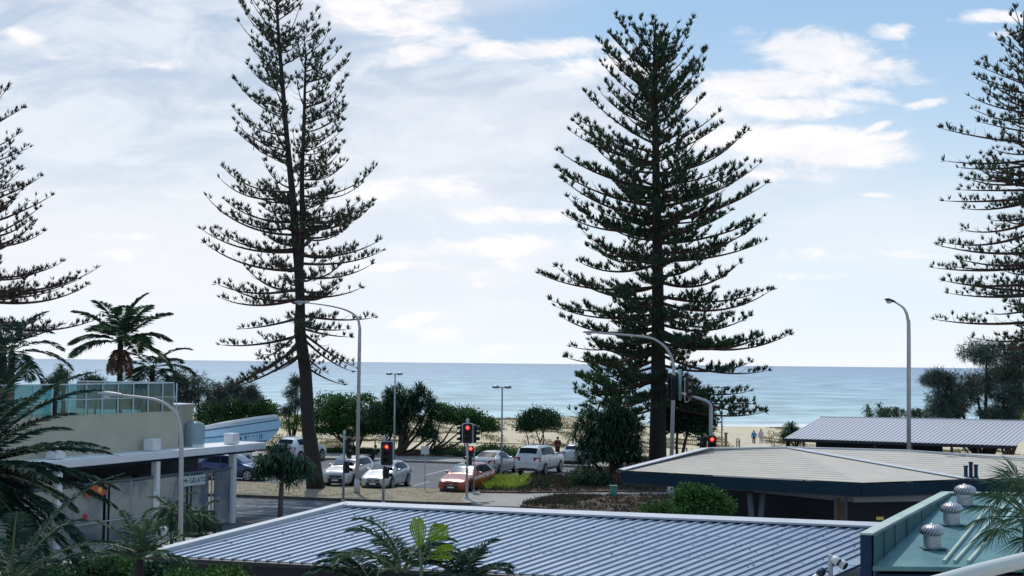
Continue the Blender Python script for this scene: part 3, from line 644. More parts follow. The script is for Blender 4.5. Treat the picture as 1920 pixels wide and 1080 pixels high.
MB().prism([CF(uE, 1.2, zc-.2), CF(uE+1.35, 1.2, zc-.2), CF(uE+1.35, 3.0, zc-.2), CF(uE, 3.0, zc-.2)], (0, 0, 2.2)).build('pier', 'beigedark', cf)
MB().prism([CF(uE+.04, 1.15, zc+1.98), CF(uE+1.4, 1.15, zc+1.98), CF(uE+1.4, 3.05, zc+1.98), CF(uE+.04, 3.05, zc+1.98)], (0, 0, .05)).build('pier_cap', 'canopy', cf)
q = CF(uE+1.15, .95, zc+.55); MB().lathe([(.42, -.36), (.46, -.2), (.46, .45), (.40, .62), (.2, .70), (.001, .72)], 20, q).build('glass_drum', haze_glass('pale_glass', (.5, .62, .68), (.40, .50, .56), .5), cf, True)
# glass balustrade on the terrace
zt = zc+1.74; bl = thing('glass_balustrade', 'teal glass balustrade with slim pale posts around the cafe roof terrace', 'balustrade', CF(uE*.4, 1.1, zt))
gls = MB(); gls.bar(CF(-9, 1.1, zt+.60), CF(uE-.15, 1.1, zt+.60), .012, 1.2); gls.bar(CF(uE-.15, 1.1, zt+.60), CF(uE-.15, 6.5, zt+.60), .012, 1.2)
gls.build('glass_panel', 'tealglass', bl)
rl_ = MB(); rl_.bar(CF(-9, 1.1, zt+1.22), CF(uE-.13, 1.1, zt+1.22), .05, .045); rl_.bar(CF(uE-.15, 1.1, zt+1.22), CF(uE-.15, 6.5, zt+1.22), .05, .045); rl_.build('top_rail', 'mull', bl)
rl_ = MB(); rl_.bar(CF(-9, 1.07, zt+.62), CF(uE-.13, 1.07, zt+.62), .03, .03); rl_.build('mid_rail', 'mull', bl)
u = -9
while u < uE: MB().bar(CF(u, 1.06, zt-.05), CF(u, 1.06, zt+1.2), .045, .045, (0, 1, 0)).build('post', 'mull', bl); u += .93
for k in range(6): MB().bar(CF(uE-.15, 1.1+k*.95, zt-.05), CF(uE-.15, 1.1+k*.95, zt+1.2), .045, .045, (0, 1, 0)).build('post', 'mull', bl)
# shop front blinds below the canopy
us = [u_of(px, .3) for px in (-60, 20, 108, 200, 292, 355, 396, 437)]
for i, (a, b_) in enumerate(zip(us, us[1:])):
    MB().bar(CF(a+.2, .32, 1.22), CF(b_-.2, .32, 1.22), .02, 2.30).build('clear_blind', 'blind', cf)
for px in (200, 245, 355, 396): 
    u = u_of(px, .3); MB().bar(CF(u, .30, .1), CF(u, .30, 2.42), .06, .06, (0, 1, 0)).build('blind_post', 'steel', cf)
MB().bar(CF(-9, .32, 2.45), CF(us[-1]-.2, .32, 2.45), .08, .10).build('blind_box', 'soffit', cf)
MB().bar(CF(us[2], .2, .95), CF(us[4], .2, .95), .04, .05).build('barrier_rail', 'steellight', cf)
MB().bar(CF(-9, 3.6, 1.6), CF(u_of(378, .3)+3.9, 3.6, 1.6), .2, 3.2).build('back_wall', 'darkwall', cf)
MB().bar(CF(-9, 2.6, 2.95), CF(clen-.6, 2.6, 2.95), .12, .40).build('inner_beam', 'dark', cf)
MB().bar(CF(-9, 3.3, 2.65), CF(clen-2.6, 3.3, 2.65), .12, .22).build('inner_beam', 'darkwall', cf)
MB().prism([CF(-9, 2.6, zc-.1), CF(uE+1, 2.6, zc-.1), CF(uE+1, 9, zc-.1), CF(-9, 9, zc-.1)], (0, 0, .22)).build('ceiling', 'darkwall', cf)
for u_, w_, c_ in ((us[2]+1.2, 1.2, 'soffit'), (us[3]+1.0, .9, 'beigedark'), (us[4]+1.0, 1.1, 'beigedark'), (us[4]+2.6, .7, 'soffit')):
    MB().prism([CF(u_, 3.35, .2), CF(u_+w_, 3.35, .2), CF(u_+w_, 3.48, .2), CF(u_, 3.48, .2)], (0, 0, 2.0)).build('wall_panel', c_, cf)
for px in (300, 325, 365, 380):
    u_ = u_of(px, 1.2); MB().bar(CF(u_, 1.2, .1), CF(u_, 1.2, 2.4), .10, .10, (0, 1, 0)).build('inner_post', 'soffit', cf)
def lettering(txt, m, parent, origin, xdir, ydir, size, name='lettering', th=.006):
    c = bpy.data.curves.new('t', 'FONT'); c.body = txt; c.size = size; c.extrude = th; c.align_x = 'CENTER'; c.align_y = 'CENTER'
    to = bpy.data.objects.new('t', c); me = bpy.data.meshes.new_from_object(to); bpy.data.objects.remove(to)
    z_ = xdir.cross(ydir); mm = Matrix(((xdir.x, ydir.x, z_.x), (xdir.y, ydir.y, z_.y), (xdir.z, ydir.z, z_.z)))
    b = MB(); b.v = [tuple(origin+mm @ v.co) for v in me.vertices]; b.f = [tuple(p_.vertices) for p_ in me.polygons]
    return b.build(name, m, parent)
def cafe_sign(px0, px1, z, h, m, txt, ink_, size, lab, nm='shop_sign', v=.16):
    a, b_ = u_of(px0, v, z), u_of(px1, v, z); c0 = CF((a+b_)/2, v, z)
    o = thing(nm, lab, 'sign', c0); MB().bar(CF(a, v, z), CF(b_, v, z), .03, h).build('board', m, o)
    if txt: lettering(txt, ink_, o, c0-BN*.022, BD, Vector((0, 0, 1)), size)
    return o
cafe_sign(344, 385, 2.13, .42, 'signwhite', 'Mr GELATO', 'ink', .30, 'white sign board with dark letters hanging under the cafe canopy')
og = cafe_sign(160, 198, 2.20, .42, 'orangesign', '', 'ink', .2, 'red orange sign behind the palm fronds on the cafe front')
MB().tube([CF(u_of(188, .13, 2.2), .138, 2.22), CF(u_of(188, .13, 2.2), .128, 2.22)], .12, 16).build('emblem', 'yellow', og)
cs = CF(u_of(46, .1, .95), .1, .98); o = thing('round_sign', 'round red sign on the lower left of the cafe front', 'sign', cs); MB().tube([cs, cs-BN*.03], .27, 28).build('disc', 'redsign', o)
cs = CF(u_of(159, .1, 1.2), .1, 1.25); o = thing('round_sign', 'small round red sign beside the white cafe column', 'sign', cs); MB().tube([cs, cs-BN*.03], .12, 24).build('disc', 'redsign', o)
# sign 2P on its own post
sp_ = at(293, 985, 50.3); o = thing('parking_sign', 'narrow white parking time sign on a post by the cafe column', 'sign', (sp_.x, sp_.y, 0))
MB().tube([(sp_.x, sp_.y, 0), (sp_.x, sp_.y, 2.45)], .03, 8).build('pole', 'steel', o)
MB().box((sp_.x, sp_.y-.05, 1.95), (.20, .015, .85)).build('plate', 'white', o)
lettering('2P', 'tank', o, Vector((sp_.x, sp_.y-.062, 2.2)), Vector((1, 0, 0)), Vector((0, 0, 1)), .17)
# chairs behind the post
for px, py, lab in ((303, 1008, 'pale plastic chair beside the parking sign post'),):
    q = at(px, py, 50.0); q.z = .12; o = thing('plastic_chair', lab, 'chair', q, 0)
    for sx in (-.2, .2):
        for sy in (-.2, .2): MB().bar(q+Vector((sx, sy, 0)), q+Vector((sx*.9, sy*.9, .45)), .03, .03, (0, 1, 0)).build('leg', 'furn', o)
    MB().box(q+Vector((0, 0, .46)), (.46, .46, .04)).build('seat', 'furn', o, bevel=.01)
    MB().tube([q+Vector((0, .22, .46)), q+Vector((0, .26, .7)), q+Vector((0, .30, .9)), q+Vector((0, .31, .96))], [.24, .25, .2, .06], 12).build('backrest', 'furn', o, True)
q = at(372, 1010, 51.5); q.z = .12; o = thing('cafe_bench', 'dark low bench with a table behind the street lamp post', 'bench', q)
MB().bar(q+Vector((-.7, 0, .45)), q+Vector((.8, .3, .45)), .4, .07).build('seat', 'dark', o); MB().bar(q+Vector((-.7, .2, .75)), q+Vector((.8, .5, .75)), .05, .3).build('backrest', 'dark', o)
for k in (-.6, .7): MB().bar(q+Vector((k, .05, 0)), q+Vector((k, .05, .45)), .06, .3, (0, 1, 0)).build('leg', 'dark', o)
# ---- pale blue winged roof behind the canopy
def PX(l, d0=61.0, d1=67.0): return [at(x, y, d0+(d1-d0)*(x-365)/165) for x, y in l]
vec = Vector((-.2, .9, -.05))
bo = PX([(365, 806), (420, 795), (480, 786), (518, 781), (526, 788), (527, 797), (519, 812), (505, 826), (494, 832), (440, 836), (365, 838)])
wr = thing('winged_awning', 'pale blue panelled awning roof with a white top edge and rounded end behind the canopy', 'awning', Vector((bo[0].x*.5+bo[5].x*.5, bo[0].y, 0)))
MB().prism(bo, vec).build('panel_body', 'bluebody', wr)
tb = PX([(365, 802), (420, 790.5), (480, 781), (516, 776.5), (523, 780), (519, 784), (480, 789.5), (420, 799), (365, 809)]); MB().prism([p_+Vector((0, -.03, 0)) for p_ in tb], vec+Vector((0, .06, 0))).build('top_trim', 'canopy', wr)
sm = MB()
for l in ([(376, 808.5), (440, 799.5), (521, 787)], [(378, 822), (440, 816), (523, 805)], [(378, 833), (440, 831), (500, 826)]):
    p_ = PX(l); 
    for a, b_ in zip(p_, p_[1:]): sm.bar(a+Vector((0, -.04, 0)), b_+Vector((0, -.04, 0)), .02, .045)
sm.build('seam', 'seam', wr)
mk = MB()
for x, y, w_, h_ in ((451, 822, .1, .12), (459, 819, .22, .05), (461, 822, .05, .2), (467, 818, .08, .05), (475, 817.5, .08, .05), (481, 817, .1, .05), (487, 818.5, .05, .2), (491, 818.5, .05, .22), (489, 814.5, .18, .04)):
    q = at(x, y, 61+6*(x-365)/165)+Vector((0, -.05, 0)); mk.box(q, (w_, .02, h_))
mk.build('lettering', 'seam', wr)
pass
# ================================================================ street furniture
def lamp(name, lab, path, d, r0, r1, head, group=None, zbase=0.0, headlen=.75, cap='steel', polem='steellight'):
    """path: pixel points of the pole from the base up and out along its arm"""
    b0 = at(*path[0], d); b0.z = zbase
    o = thing(name, lab, 'street lamp', b0, group=group); P = [b0]+[at(x, y, d) for x, y in path[1:]]
    # smooth curve
    Q = []
    n = len(P)
    for i in range(n-1):
        p0, p1, p2, p3 = P[max(i-1, 0)], P[i], P[i+1], P[min(i+2, n-1)]; k = 1 if i == 0 else 6
        for j in range(k):
            t_ = j/k; Q.append(.5*((2*p1)+(-p0+p2)*t_+(2*p0-5*p1+4*p2-p3)*t_*t_+(-p0+3*p1-3*p2+p3)*t_**3) if i else p1)
    Q.append(P[-1]); m = len(Q)
    MB().tube(Q, [r0+(r1-r0)*(i/(m-1))**.6 for i in range(m)], 12).build('pole', polem, o, True)
    MB().tube([b0, b0+Vector((0, 0, .5)), b0+Vector((0, 0, .9))], [r0*1.7, r0*1.6, r0*1.05], 12).build('pole_base', polem, o, True)
    if head:
        hp_ = P[-1]; dr = (P[-1]-P[-2]).normalized(); dr.z *= .4; dr.normalize(); sd = dr.cross(Vector((0, 0, 1))).normalized()*.16
        sect = []
        b = MB(); k_ = 0
        prof = [(-.05, .35, .05), (.05, .8, .09), (.25, 1.0, .12), (headlen*.7, 1.0, .13), (headlen, .75, .08), (headlen+.04, .4, .03)]
        for s_, w_, h_ in prof:
            c_ = hp_+dr*s_
            b.v += [tuple(c_-sd*w_), tuple(c_-sd*w_*.7+Vector((0, 0, h_*.8))), tuple(c_+sd*w_*.7+Vector((0, 0, h_*.8))), tuple(c_+sd*w_), tuple(c_+sd*w_*.7-Vector((0, 0, h_*.4))), tuple(c_-sd*w_*.7-Vector((0, 0, h_*.4)))]
        for i in range(len(prof)-1):
            for j in range(6): b.f.append((i*6+j, i*6+(j+1) % 6, (i+1)*6+(j+1) % 6, (i+1)*6+j))
        b.f += [tuple(range(6)), tuple(range(len(b.v)-6, len(b.v)))[::-1]]
        b.build('lamp_head', cap, o, True)
        c_ = hp_+dr*headlen*.62; MB().lathe([(.001, -.16), (.10, -.14), (.14, -.08), (.15, -.03)], 12, c_).build('lamp_lens', mat('lens', (.55, .60, .62), .2), o, True)
    return o
SL = 'curved arm street lamps'
lamp('street_lamp', 'grey street lamp with its curved arm in front of the cafe canopy', [(338, 1060), (340, 860), (339, 812), (333, 782), (318, 763), (290, 749), (226, 741)], 46.0, .085, .042, True, SL)
lamp('street_lamp', 'tall pale street lamp whose arm reaches over to the leaning pine trunk', [(669, 928), (674, 650), (674, 612), (668, 594), (650, 582), (620, 574), (578, 568)], 73.4, .105, .030, True, SL)
lamp('street_lamp', 'pale street lamp with a wide curved arm in front of the dense pine', [(1257, 936), (1263, 720), (1262, 683), (1254, 660), (1238, 643), (1210, 632), (1120, 624)], 72.7, .115, .055, True, SL)
lamp('street_lamp', 'street lamp rising against the open sky behind the tan roof', [(1704, 940), (1704, 640), (1702, 598), (1697, 582), (1690, 574), (1677, 566)], 66, .11, .04, True, SL, headlen=.45, cap='dark')
def twin(px, d, pytop, lab, zb=0.0):
    b0 = at(px, 800, d); b0.z = zb; o = thing('twin_lamp', lab, 'street lamp', b0, group='slim twin headed lamp poles of the car park'); t_ = at(px, pytop, d)
    MB().tube([b0, (b0.x, b0.y, t_.z)], [.075, .05], 10).build('pole', 'steel', o, True)
    MB().bar(t_-Vector((.22, 0, -.02)), t_+Vector((.22, 0, .02)), .05, .05).build('arm', 'dark', o)
    for s_ in (-1, 1):
        MB().tube([t_+Vector((s_*.15, 0, .02)), t_+Vector((s_*.25, 0, .05)), t_+Vector((s_*.5, 0, .05)), t_+Vector((s_*.62, 0, .02))], [.04, .10, .10, .04], 10).build('lamp_head', 'steel', o, True)
twin(739.5, 98, 702, 'twin headed lamp pole in front of the pandanus tree')
twin(941, 85.3, 727, 'twin headed lamp pole beside the white four wheel drive')
twin(1353.5, 101, 727, 'twin headed lamp pole near the beach path', -.03)
# ---- traffic signals
def lantern(c, face, parent_args, board=True, lit=0, n=3, sp=.34, bw_=.62, bh=1.2, border=True, lr=.105):
    """lantern centred at c facing unit vector face; returns nothing, parts hang under parent"""
    o, nm = parent_args; sd = face.cross(Vector((0, 0, 1))).normalized(); up = Vector((0, 0, 1)); c = Vector(c)
    hb = MB().bar(c-up*(n*sp/2), c+up*(n*sp/2), .30, .16, face).build(nm, 'black', o, bevel=.02)
    if board:
        def rr(w_, h_, off, th):
            pl = []; r_ = .10
            for sx, sy, a0_ in ((1, 1, 0), (-1, 1, 90), (-1, -1, 180), (1, -1, 270)):
                for k in range(5):
                    a_ = R(a0_+22.5*k); pl.append(c+face*off+sd*(sx*(w_/2-r_)+math.cos(a_)*r_)+up*(sy*(h_/2-r_)+math.sin(a_)*r_))
            return MB().prism(pl, face*th)
        if border: rr(bw_+.05, bh+.05, .055, .008).build('board_border', 'white', hb)
        rr(bw_-.02, bh-.02, .064, .01).build('target_board', 'black', hb)
    for k in range(n):
        cz = c+up*((n-1)/2-k)*sp+face*.085
        le = MB().tube([cz, cz+face*.02, cz+face*.03], [lr, lr*.9, lr*.4], 20)
        le.build('lens', 'red' if k == lit-1 else 'lensoff', hb)
        if k == lit-1: MB().tube([cz+face*.031, cz+face*.034], [lr*.55, lr*.5], 16).build('lens_core', 'redglow', hb)
        vb = MB(); pts_ = []
        for j in range(13):
            a_ = R(-25+230*j/12); r_ = lr*1.18; pts_.append((sd*math.cos(a_)+up*math.sin(a_))*r_)
        vs = [cz+q for q in pts_]+[cz+face*.24+q*.97 for q in pts_]; vs += [cz+q*.93 for q in pts_]+[cz+face*.24+q*.90 for q in pts_]
        fs_ = [(j, j+1, 14+j, 13+j) for j in range(12)]+[(26+j, 26+j+1, 26+14+j, 26+13+j) for j in range(12)]
        vb.add(vs, fs_); vb.build('visor', 'black', hb)
    return hb
TCAM = Vector((0, -1, 0))
def pole_(o, b0, top, r, m='steellight'):
    MB().tube([b0, (b0.x, b0.y, top)], r, 12).build('pole', m, o, True)
    MB().tube([b0, b0+Vector((0, 0, .25))], [r*2.0, r*1.3], 12).build('pole_base', m, o, True)
    MB().lathe([(r*1.25, top-.12), (r*1.25, top+.06), (.001, top+.10)], 12, (b0.x, b0.y, 0)).build('pole_cap', m, o, True)
TG = 'traffic signals at the crossing'
b0 = gnd(643.5, 946); o = thing('traffic_signal', 'traffic signal seen side on with black lanterns turned right beside the tall pale lamp', 'traffic light', b0, group=TG); d = b0.y
pole_(o, b0, at(644, 810, d).z, .06, 'steel'); lantern(at(654, 839, d), Vector((.97, -.22, 0)), (o, 'lantern'), border=False, bw_=.5); lantern(at(650, 876, d-.1), Vector((.8, -.6, 0)), (o, 'lantern'), False, 0, 2, .3)
MB().bar(at(644, 824, d), at(654, 824, d), .03, .04).build('bracket', 'steel', o)
b0 = gnd(718.5, 949); o = thing('traffic_signal', 'traffic signal with a single white edged red light above the silver hatchback', 'traffic light', b0, group=TG); d = b0.y
pole_(o, b0, at(719, 820, d).z, .07); lantern(at(726, 850, d-.25), Vector((-.12, -.99, 0)), (o, 'lantern'), True, 1); lantern(at(724.5, 886, d-.2), Vector((.85, -.5, 0)), (o, 'pedestrian_lantern'), False, 0, 2, .3)
b0 = gnd(875, 940); o = thing('traffic_signal', 'traffic signal with a red light between two black side lanterns above the orange car', 'traffic light', b0, group=TG); d = b0.y
pole_(o, b0, at(876, 788, d).z, .07, 'steel'); lantern(at(877, 812.5, d-.25), Vector((-.03, -1, 0)), (o, 'lantern'), True, 1, bw_=.54, bh=1.04, sp=.30)
lantern(at(868, 813, d+.15), Vector((-.9, .3, 0)), (o, 'lantern'), True, 0, border=False, bw_=.5, bh=1.0, sp=.30); lantern(at(888.5, 813, d+.15), Vector((.9, .3, 0)), (o, 'lantern'), True, 0, border=False, bw_=.5, bh=1.0, sp=.30)
MB().bar(at(868, 797, d), at(892, 796, d), .03, .05).build('bracket', 'steel', o)
b0 = gnd(888, 926); o = thing('pedestrian_signal', 'short pedestrian signal with a small red light beside the orange car', 'traffic light', b0); d = b0.y
pole_(o, b0, at(888, 843, d).z, .045, 'steel'); lantern(at(883, 846, d-.1), Vector((-.1, -1, 0)), (o, 'lantern'), False, 1, 2, .30, lr=.11); lantern(at(882, 864, d+.1), Vector((-.9, .2, 0)), (o, 'lantern'), False, 0, 2, .24)
# mast arm signal on the right
b0 = gnd(1333, 955); o = thing('mast_arm_signal', 'overhead mast arm signal with black lanterns behind the wide armed street lamp', 'traffic light', b0); d = b0.y
pp_ = [b0, at(1333, 800, d), at(1333, 765, d), at(1331, 757, d), at(1322, 751, d), at(1300, 744, d-.2), at(1276, 738, d-.4)]
MB().tube(pp_, [.11, .10, .10, .095, .09, .08, .06], 12).build('mast', 'steel', o, True)
MB().tube([at(1275, 751, d-.5), at(1275.5, 692, d-.5)], .085, 10).build('lantern_post', mat('greenish_post', (.22, .36, .36), .6), o, True)
lantern(at(1291, 727, d-.6), Vector((.9, -.4, 0)), (o, 'lantern'), True, 0, border=False, sp=.36, bw_=.6, bh=1.3); lantern(at(1261, 727, d-.6), Vector((-.6, .75, 0)), (o, 'lantern'), True, 0, border=False, sp=.36, bh=1.3)
MB().tube([at(1284, 707, d-.9), at(1284, 751, d-.9), at(1285, 754, d-.9), at(1291, 753, d-.9), at(1292, 750, d-.9)], .016, 6).build('edge_trim', 'white', o)
lantern(at(1335, 834, d-.3), Vector((-.1, -1, 0)), (o, 'lantern'), True, 1, border=False, bw_=.46, bh=.95, sp=.28, n=3); lantern(at(1319, 835, d), Vector((-.9, -.2, 0)), (o, 'lantern'), False, 0, sp=.30)
MB().bar(at(1318, 826, d), at(1336, 826, d), .03, .04).build('bracket', 'steel', o)
# white plate on thin pole
b0 = gnd(796.5, 923); d = b0.y; o = thing('plate_sign', 'blank white square sign on a thin pole in the empty parking bay', 'sign', b0)
MB().tube([b0, (b0.x, b0.y, at(797, 838, d).z)], .03, 8).build('pole', 'steel', o); MB().box(at(797, 844, d)+Vector((0, -.05, 0)), (.46, .02, .46)).build('plate', 'signwhite', o); MB().box(b0+Vector((-.3, 0, .07)), (.9, .12, .1)).build('wheel_stop', 'dark', o)
# green box
q = gnd(1150, 938); q.z = .2; o = thing('service_box', 'small green service box standing in the garden bed', 'box', q); MB().box(q+Vector((0, 0, .28)), (.40, .34, .56)).build('cabinet', 'tank', o, bevel=.02); MB().box(q+Vector((0, 0, .58)), (.44, .38, .04)).build('lid', 'tank', o, bevel=.01)
# rail fence behind the car park
f0 = S(-46, 34.6); f1 = S(13.5, 34.6); o = thing('rail_fence', 'low timber rail fence between the car park and the dunes', 'fence', (f0+f1)/2)
n_ = 24
for i in range(n_+1):
    q = f0.lerp(f1, i/n_); MB().bar((q.x, q.y, 0), (q.x, q.y, 1.12), .09, .09, (0, 1, 0)).build('post', 'timber', o)
MB().bar(f0+Vector((0, 0, 1.08)), f1+Vector((0, 0, 1.08)), .07, .06).build('rail', 'timber', o); 
def pathfence(pts_, lab):
    q0 = Vector(pts_[0]); o = thing('path_fence', lab, 'fence', (q0.x, q0.y, terr_z(q0.x, q0.y))); tops = []
    for x, y in pts_:
        z = terr_z(x, y); MB().bar((x, y, z-.1), (x, y, z+1.0), .09, .09, (0, 1, 0)).build('post', 'timber', o); tops.append(Vector((x, y, z+.95)))
    b = MB()
    for a, c_ in zip(tops, tops[1:]): b.bar(a, c_, .05, .05)
    b.build('rail', 'timber', o)
pathfence([(19.6, 116), (21.2, 124), (22.5, 132), (23.8, 141)], 'timber post and rail fence on the left of the beach path')
pathfence([(26.2, 133), (27.5, 141), (28.8, 149), (30.5, 158), (33, 168)], 'timber post and rail fence on the right of the beach path')
q = gnd(1361, 850); q = at(1361, 840, 122); z_ = terr_z(q.x, q.y); o = thing('timber_post', 'thick timber post beside the beach path', 'post', (q.x, q.y, z_)); MB().tube([(q.x, q.y, z_-.1), (q.x, q.y, z_+1.7)], [.14, .13], 8).build('shaft', 'timber', o); MB().box((q.x, q.y, z_+1.74), (.36, .36, .09)).build('cap', 'timber', o)
# ================================================================ vegetation
def blade_tufts(P, Dn, nper, ln, wd, spread=.5, upb=.0):
    P = np.repeat(np.asarray(P, float), nper, axis=0); D = np.repeat(np.asarray(Dn, float), nper, axis=0)
    D = D + rng.normal(size=D.shape)*spread; D[:, 2] += upb; D = unit(D); n = len(P)
    return kites(P, D, rng.uniform(ln*.65, ln*1.25, n), rng.uniform(wd*.7, wd*1.2, n))
def pine(label, trunk, d, table, whorls, nlimb, dens, leaf, fork=None, leafn=9, tuft=.34, tw=.055, skipneg=None, basez=0.0, nlen=1.0):
    """trunk: [(px,py,r)], bottom to top; table: [(py, reach left px, reach right px, start elev, end elev)] by py ascending"""
    b0 = at(trunk[0][0], trunk[0][1], d); b0.z = basez
    o = thing('norfolk_pine', label, 'pine tree', b0)
    P = [b0]+[at(x, y, d) for x, y, r in trunk[1:]]; Rr = [r for x, y, r in trunk]
    tb = MB().tube(P, Rr, 14); tb.build('trunk', 'bark', o, True)
    stems = [[(p_.z, p_, r) for p_, r in zip(P, Rr)]]
    if fork:
        F = [at(x, y, d+.2) for x, y, r in fork]; MB().tube(F, [r for x, y, r in fork], 10).build('trunk', 'bark', o, True)
        stems.append([(p_.z, p_, r) for p_, r in zip(F, [r for x, y, r in fork])])
    def stem_at(st, z):
        for a, c_ in zip(st, st[1:]):
            if z <= c_[0]:
                t_ = max(0, (z-a[0])/(c_[0]-a[0])); return a[1].lerp(c_[1], t_), a[2]+(c_[2]-a[2])*t_
        return st[-1][1], st[-1][2]
    lb = MB(); tP = []; tD = []; k_ = d/FPX
    for (py0, py1, step, si, side, nl) in whorls:
        py = py0
        while py > py1:
            zz = at(960, py, d).z; c_, tr = stem_at(stems[si], zz)
            m_ = nl or nlimb; a0 = random.uniform(0, 6.28)
            for i in range(m_):
                a = a0+6.283*i/m_+random.uniform(-.28, .28); cx = math.cos(a)
                if side and cx*side < -.15: continue
                if skipneg and skipneg(py, cx): continue
                L_, R__, e0, e1 = lerp_table(table, py)
                reach = (R__ if cx > 0 else L_)*k_*random.choice((.62, .78, .9, 1.0, 1.06))*random.uniform(.92, 1.04)*(1 if not side else .9)
                if abs(cx) < .5: reach = (R__+L_)/2*k_*random.uniform(.6, .9)
                e0 = R(e0+random.uniform(-7, 7)); e1 = R(e1+random.uniform(-8, 10)); n = 12
                p_ = c_+Vector((0, 0, random.uniform(-.7, .7))); pts_ = [p_]; mean = sum(math.cos(e0+(e1-e0)*((j+.5)/n)**1.25) for j in range(n))/n; st_ = reach/(mean*n); az = a
                for j in range(n):
                    e = e0+(e1-e0)*((j+.5)/n)**1.25; az += random.uniform(-.03, .03)
                    p_ = p_+Vector((math.cos(az)*math.cos(e), math.sin(az)*math.cos(e), math.sin(e)))*st_; pts_.append(p_)
                r0 = max(.035, min(.085, tr*.3))*(.6+reach*.09); rad = [r0*(1-j/n)**.8+.012 for j in range(n+1)]; lb.tube(pts_, rad, 5, False)
                # branchlets
                s_ = .10*reach+.25; tot = st_*n; sg = 1; ph = random.uniform(0, 6.28); wv = random.uniform(1.6, 2.6)
                while s_ < tot:
                    f_ = s_/st_; j = min(n-1, int(f_)); q = pts_[j].lerp(pts_[j+1], f_-j); tn = (pts_[j+1]-pts_[j]).normalized(); t_ = s_/tot
                    bl = min(1.9, .30*reach)*(1-t_)**.6*random.uniform(.5, 1.0)+.18
                    ang = sg*R(random.uniform(38, 75)); h_ = Vector((tn.x*math.cos(ang)-tn.y*math.sin(ang), tn.x*math.sin(ang)+tn.y*math.cos(ang), tn.z*.6+random.uniform(.0, .35))).normalized()
                    q1 = q+h_*bl*.55; h2 = (h_+Vector((0, 0, .45))).normalized(); q2 = q1+h2*bl*.45
                    if bl > .5: lb.tube([q, q1, q2], [.016, .012, .006], 3, False)
                    cl_ = .60+.62*math.sin(s_*wv+ph); m2 = max(1, int(bl/.26*dens*(.5+cl_)))
                    if cl_ < .22 and t_ < .88: m2 = 0
                    for k in range(m2):
                        u_ = (k+random.uniform(.4, 1.0))/m2; pp_ = q.lerp(q1, u_/.55) if u_ < .55 else q1.lerp(q2, min(1, (u_-.55)/.45))
                        if random.random() < .93: tP.append(pp_); tD.append((h2.x*.4, h2.y*.4, .9))
                    if random.random() < .9*cl_*min(1, dens+.2) and t_ > .15:
                        tP.append(q+Vector((0, 0, .03))); tD.append((tn.x*.35, tn.y*.35, .95))
                    s_ += random.uniform(.20, .34)*(1.0 if dens >= 1 else 1.35); sg = -sg
                tP.append(pts_[-1]); tD.append(tuple((pts_[-1]-pts_[-2]).normalized()+Vector((0, 0, .3))))
            py -= step*random.uniform(.8, 1.2)
    lb.build('branch', 'twig', o)
    V = blade_tufts(tP, tD, leafn, tuft*nlen, tw, .36, .1)
    quads_obj('needle_foliage', leaf, V, o)
    return o
# A: tall leaning forked pine, left of centre
pine('tall sparse Norfolk pine with a leaning forked trunk standing on the verge', [(592, 917, .53), (587, 870, .45), (578, 800, .39), (573, 700, .35), (562, 620, .33), (563, 570, .27), (560, 500, .27), (553, 430, .24), (548, 360, .19), (538, 260, .15), (529, 150, .12), (522, 60, .09), (517, -20, .07), (513, -120, .04), (511, -170, .02)], 76.0,
     [(-170, 12, 12, 60, 60), (-90, 45, 45, 48, 58), (0, 70, 78, 32, 56), (60, 80, 80, 24, 58), (130, 92, 80, 20, 56), (200, 105, 95, 12, 54), (300, 118, 110, 4, 50), (370, 148, 140, -4, 46), (440, 172, 150, -8, 40), (500, 165, 195, -8, 34), (560, 175, 165, -12, 26), (600, 190, 165, -14, 8), (640, 190, 120, -34, -16), (690, 120, 60, -34, -8)],
     [(672, 610, 34, 0, 0, 5), (610, 420, 31, 0, 0, 6), (420, 120, 27, 0, -1, 7), (120, -165, 24, 0, 0, 6), (430, 90, 24, 1, 1, 8)], 6, .76, LF['pine'],
     fork=[(563, 500, .20), (567, 430, .17), (566, 330, .13), (570, 230, .10), (572, 150, .07), (573, 90, .03)], leafn=10, tuft=.32, tw=.056)
# B: dense pine
pine('dense dark Norfolk pine with a straight trunk and a broad flat top', [(1233, 915, .62), (1233, 860, .55), (1234, 760, .48), (1234, 640, .42), (1233, 500, .34), (1231, 380, .27), (1229, 250, .21), (1228, 150, .15), (1227, 80, .09), (1229, 34, .02)], 82.0,
     [(40, 10, 10, 60, 70), (85, 28, 28, 46, 62), (120, 62, 66, 40, 56), (155, 104, 82, 36, 50), (205, 116, 112, 32, 46), (262, 112, 106, 22, 44), (285, 170, 130, 16, 40), (330, 195, 165, 8, 38), (400, 195, 205, 2, 34), (490, 200, 212, -6, 30), (545, 228, 225, -14, 28), (585, 245, 262, -18, 24), (630, 225, 262, -20, 20), (680, 215, 245, -22, 12), (710, 150, 230, -22, 6)],
     [(738, 700, 18, 0, 0, 6), (700, 420, 34, 0, 0, 8), (420, 210, 31, 0, 0, 9), (210, 75, 21, 0, 0, 8)], 8, .98, LF['pinedark'], leafn=13, tuft=.35, tw=.064)
# L: pine at the left edge
pine('Norfolk pine at the left edge with long upswept limbs', [(12, 860, .55), (6, 760, .48), (-2, 660, .42), (-22, 560, .36), (-42, 400, .28), (-56, 260, .18), (-62, 170, .08), (-64, 120, .02)], 84.0,
     [(110, 10, 10, 55, 55), (190, 55, 50, 38, 44), (250, 80, 88, 30, 40), (330, 100, 110, 22, 38), (430, 130, 150, 12, 36), (510, 150, 182, 0, 34), (570, 160, 205, -6, 26), (610, 170, 212, -8, 22), (650, 120, 120, 4, 28)],
     [(655, 420, 36, 0, 0, 7), (420, 135, 26, 0, 0, 8)], 7, .66, LF['pinebrown'], leafn=11, tuft=.34, tw=.054)
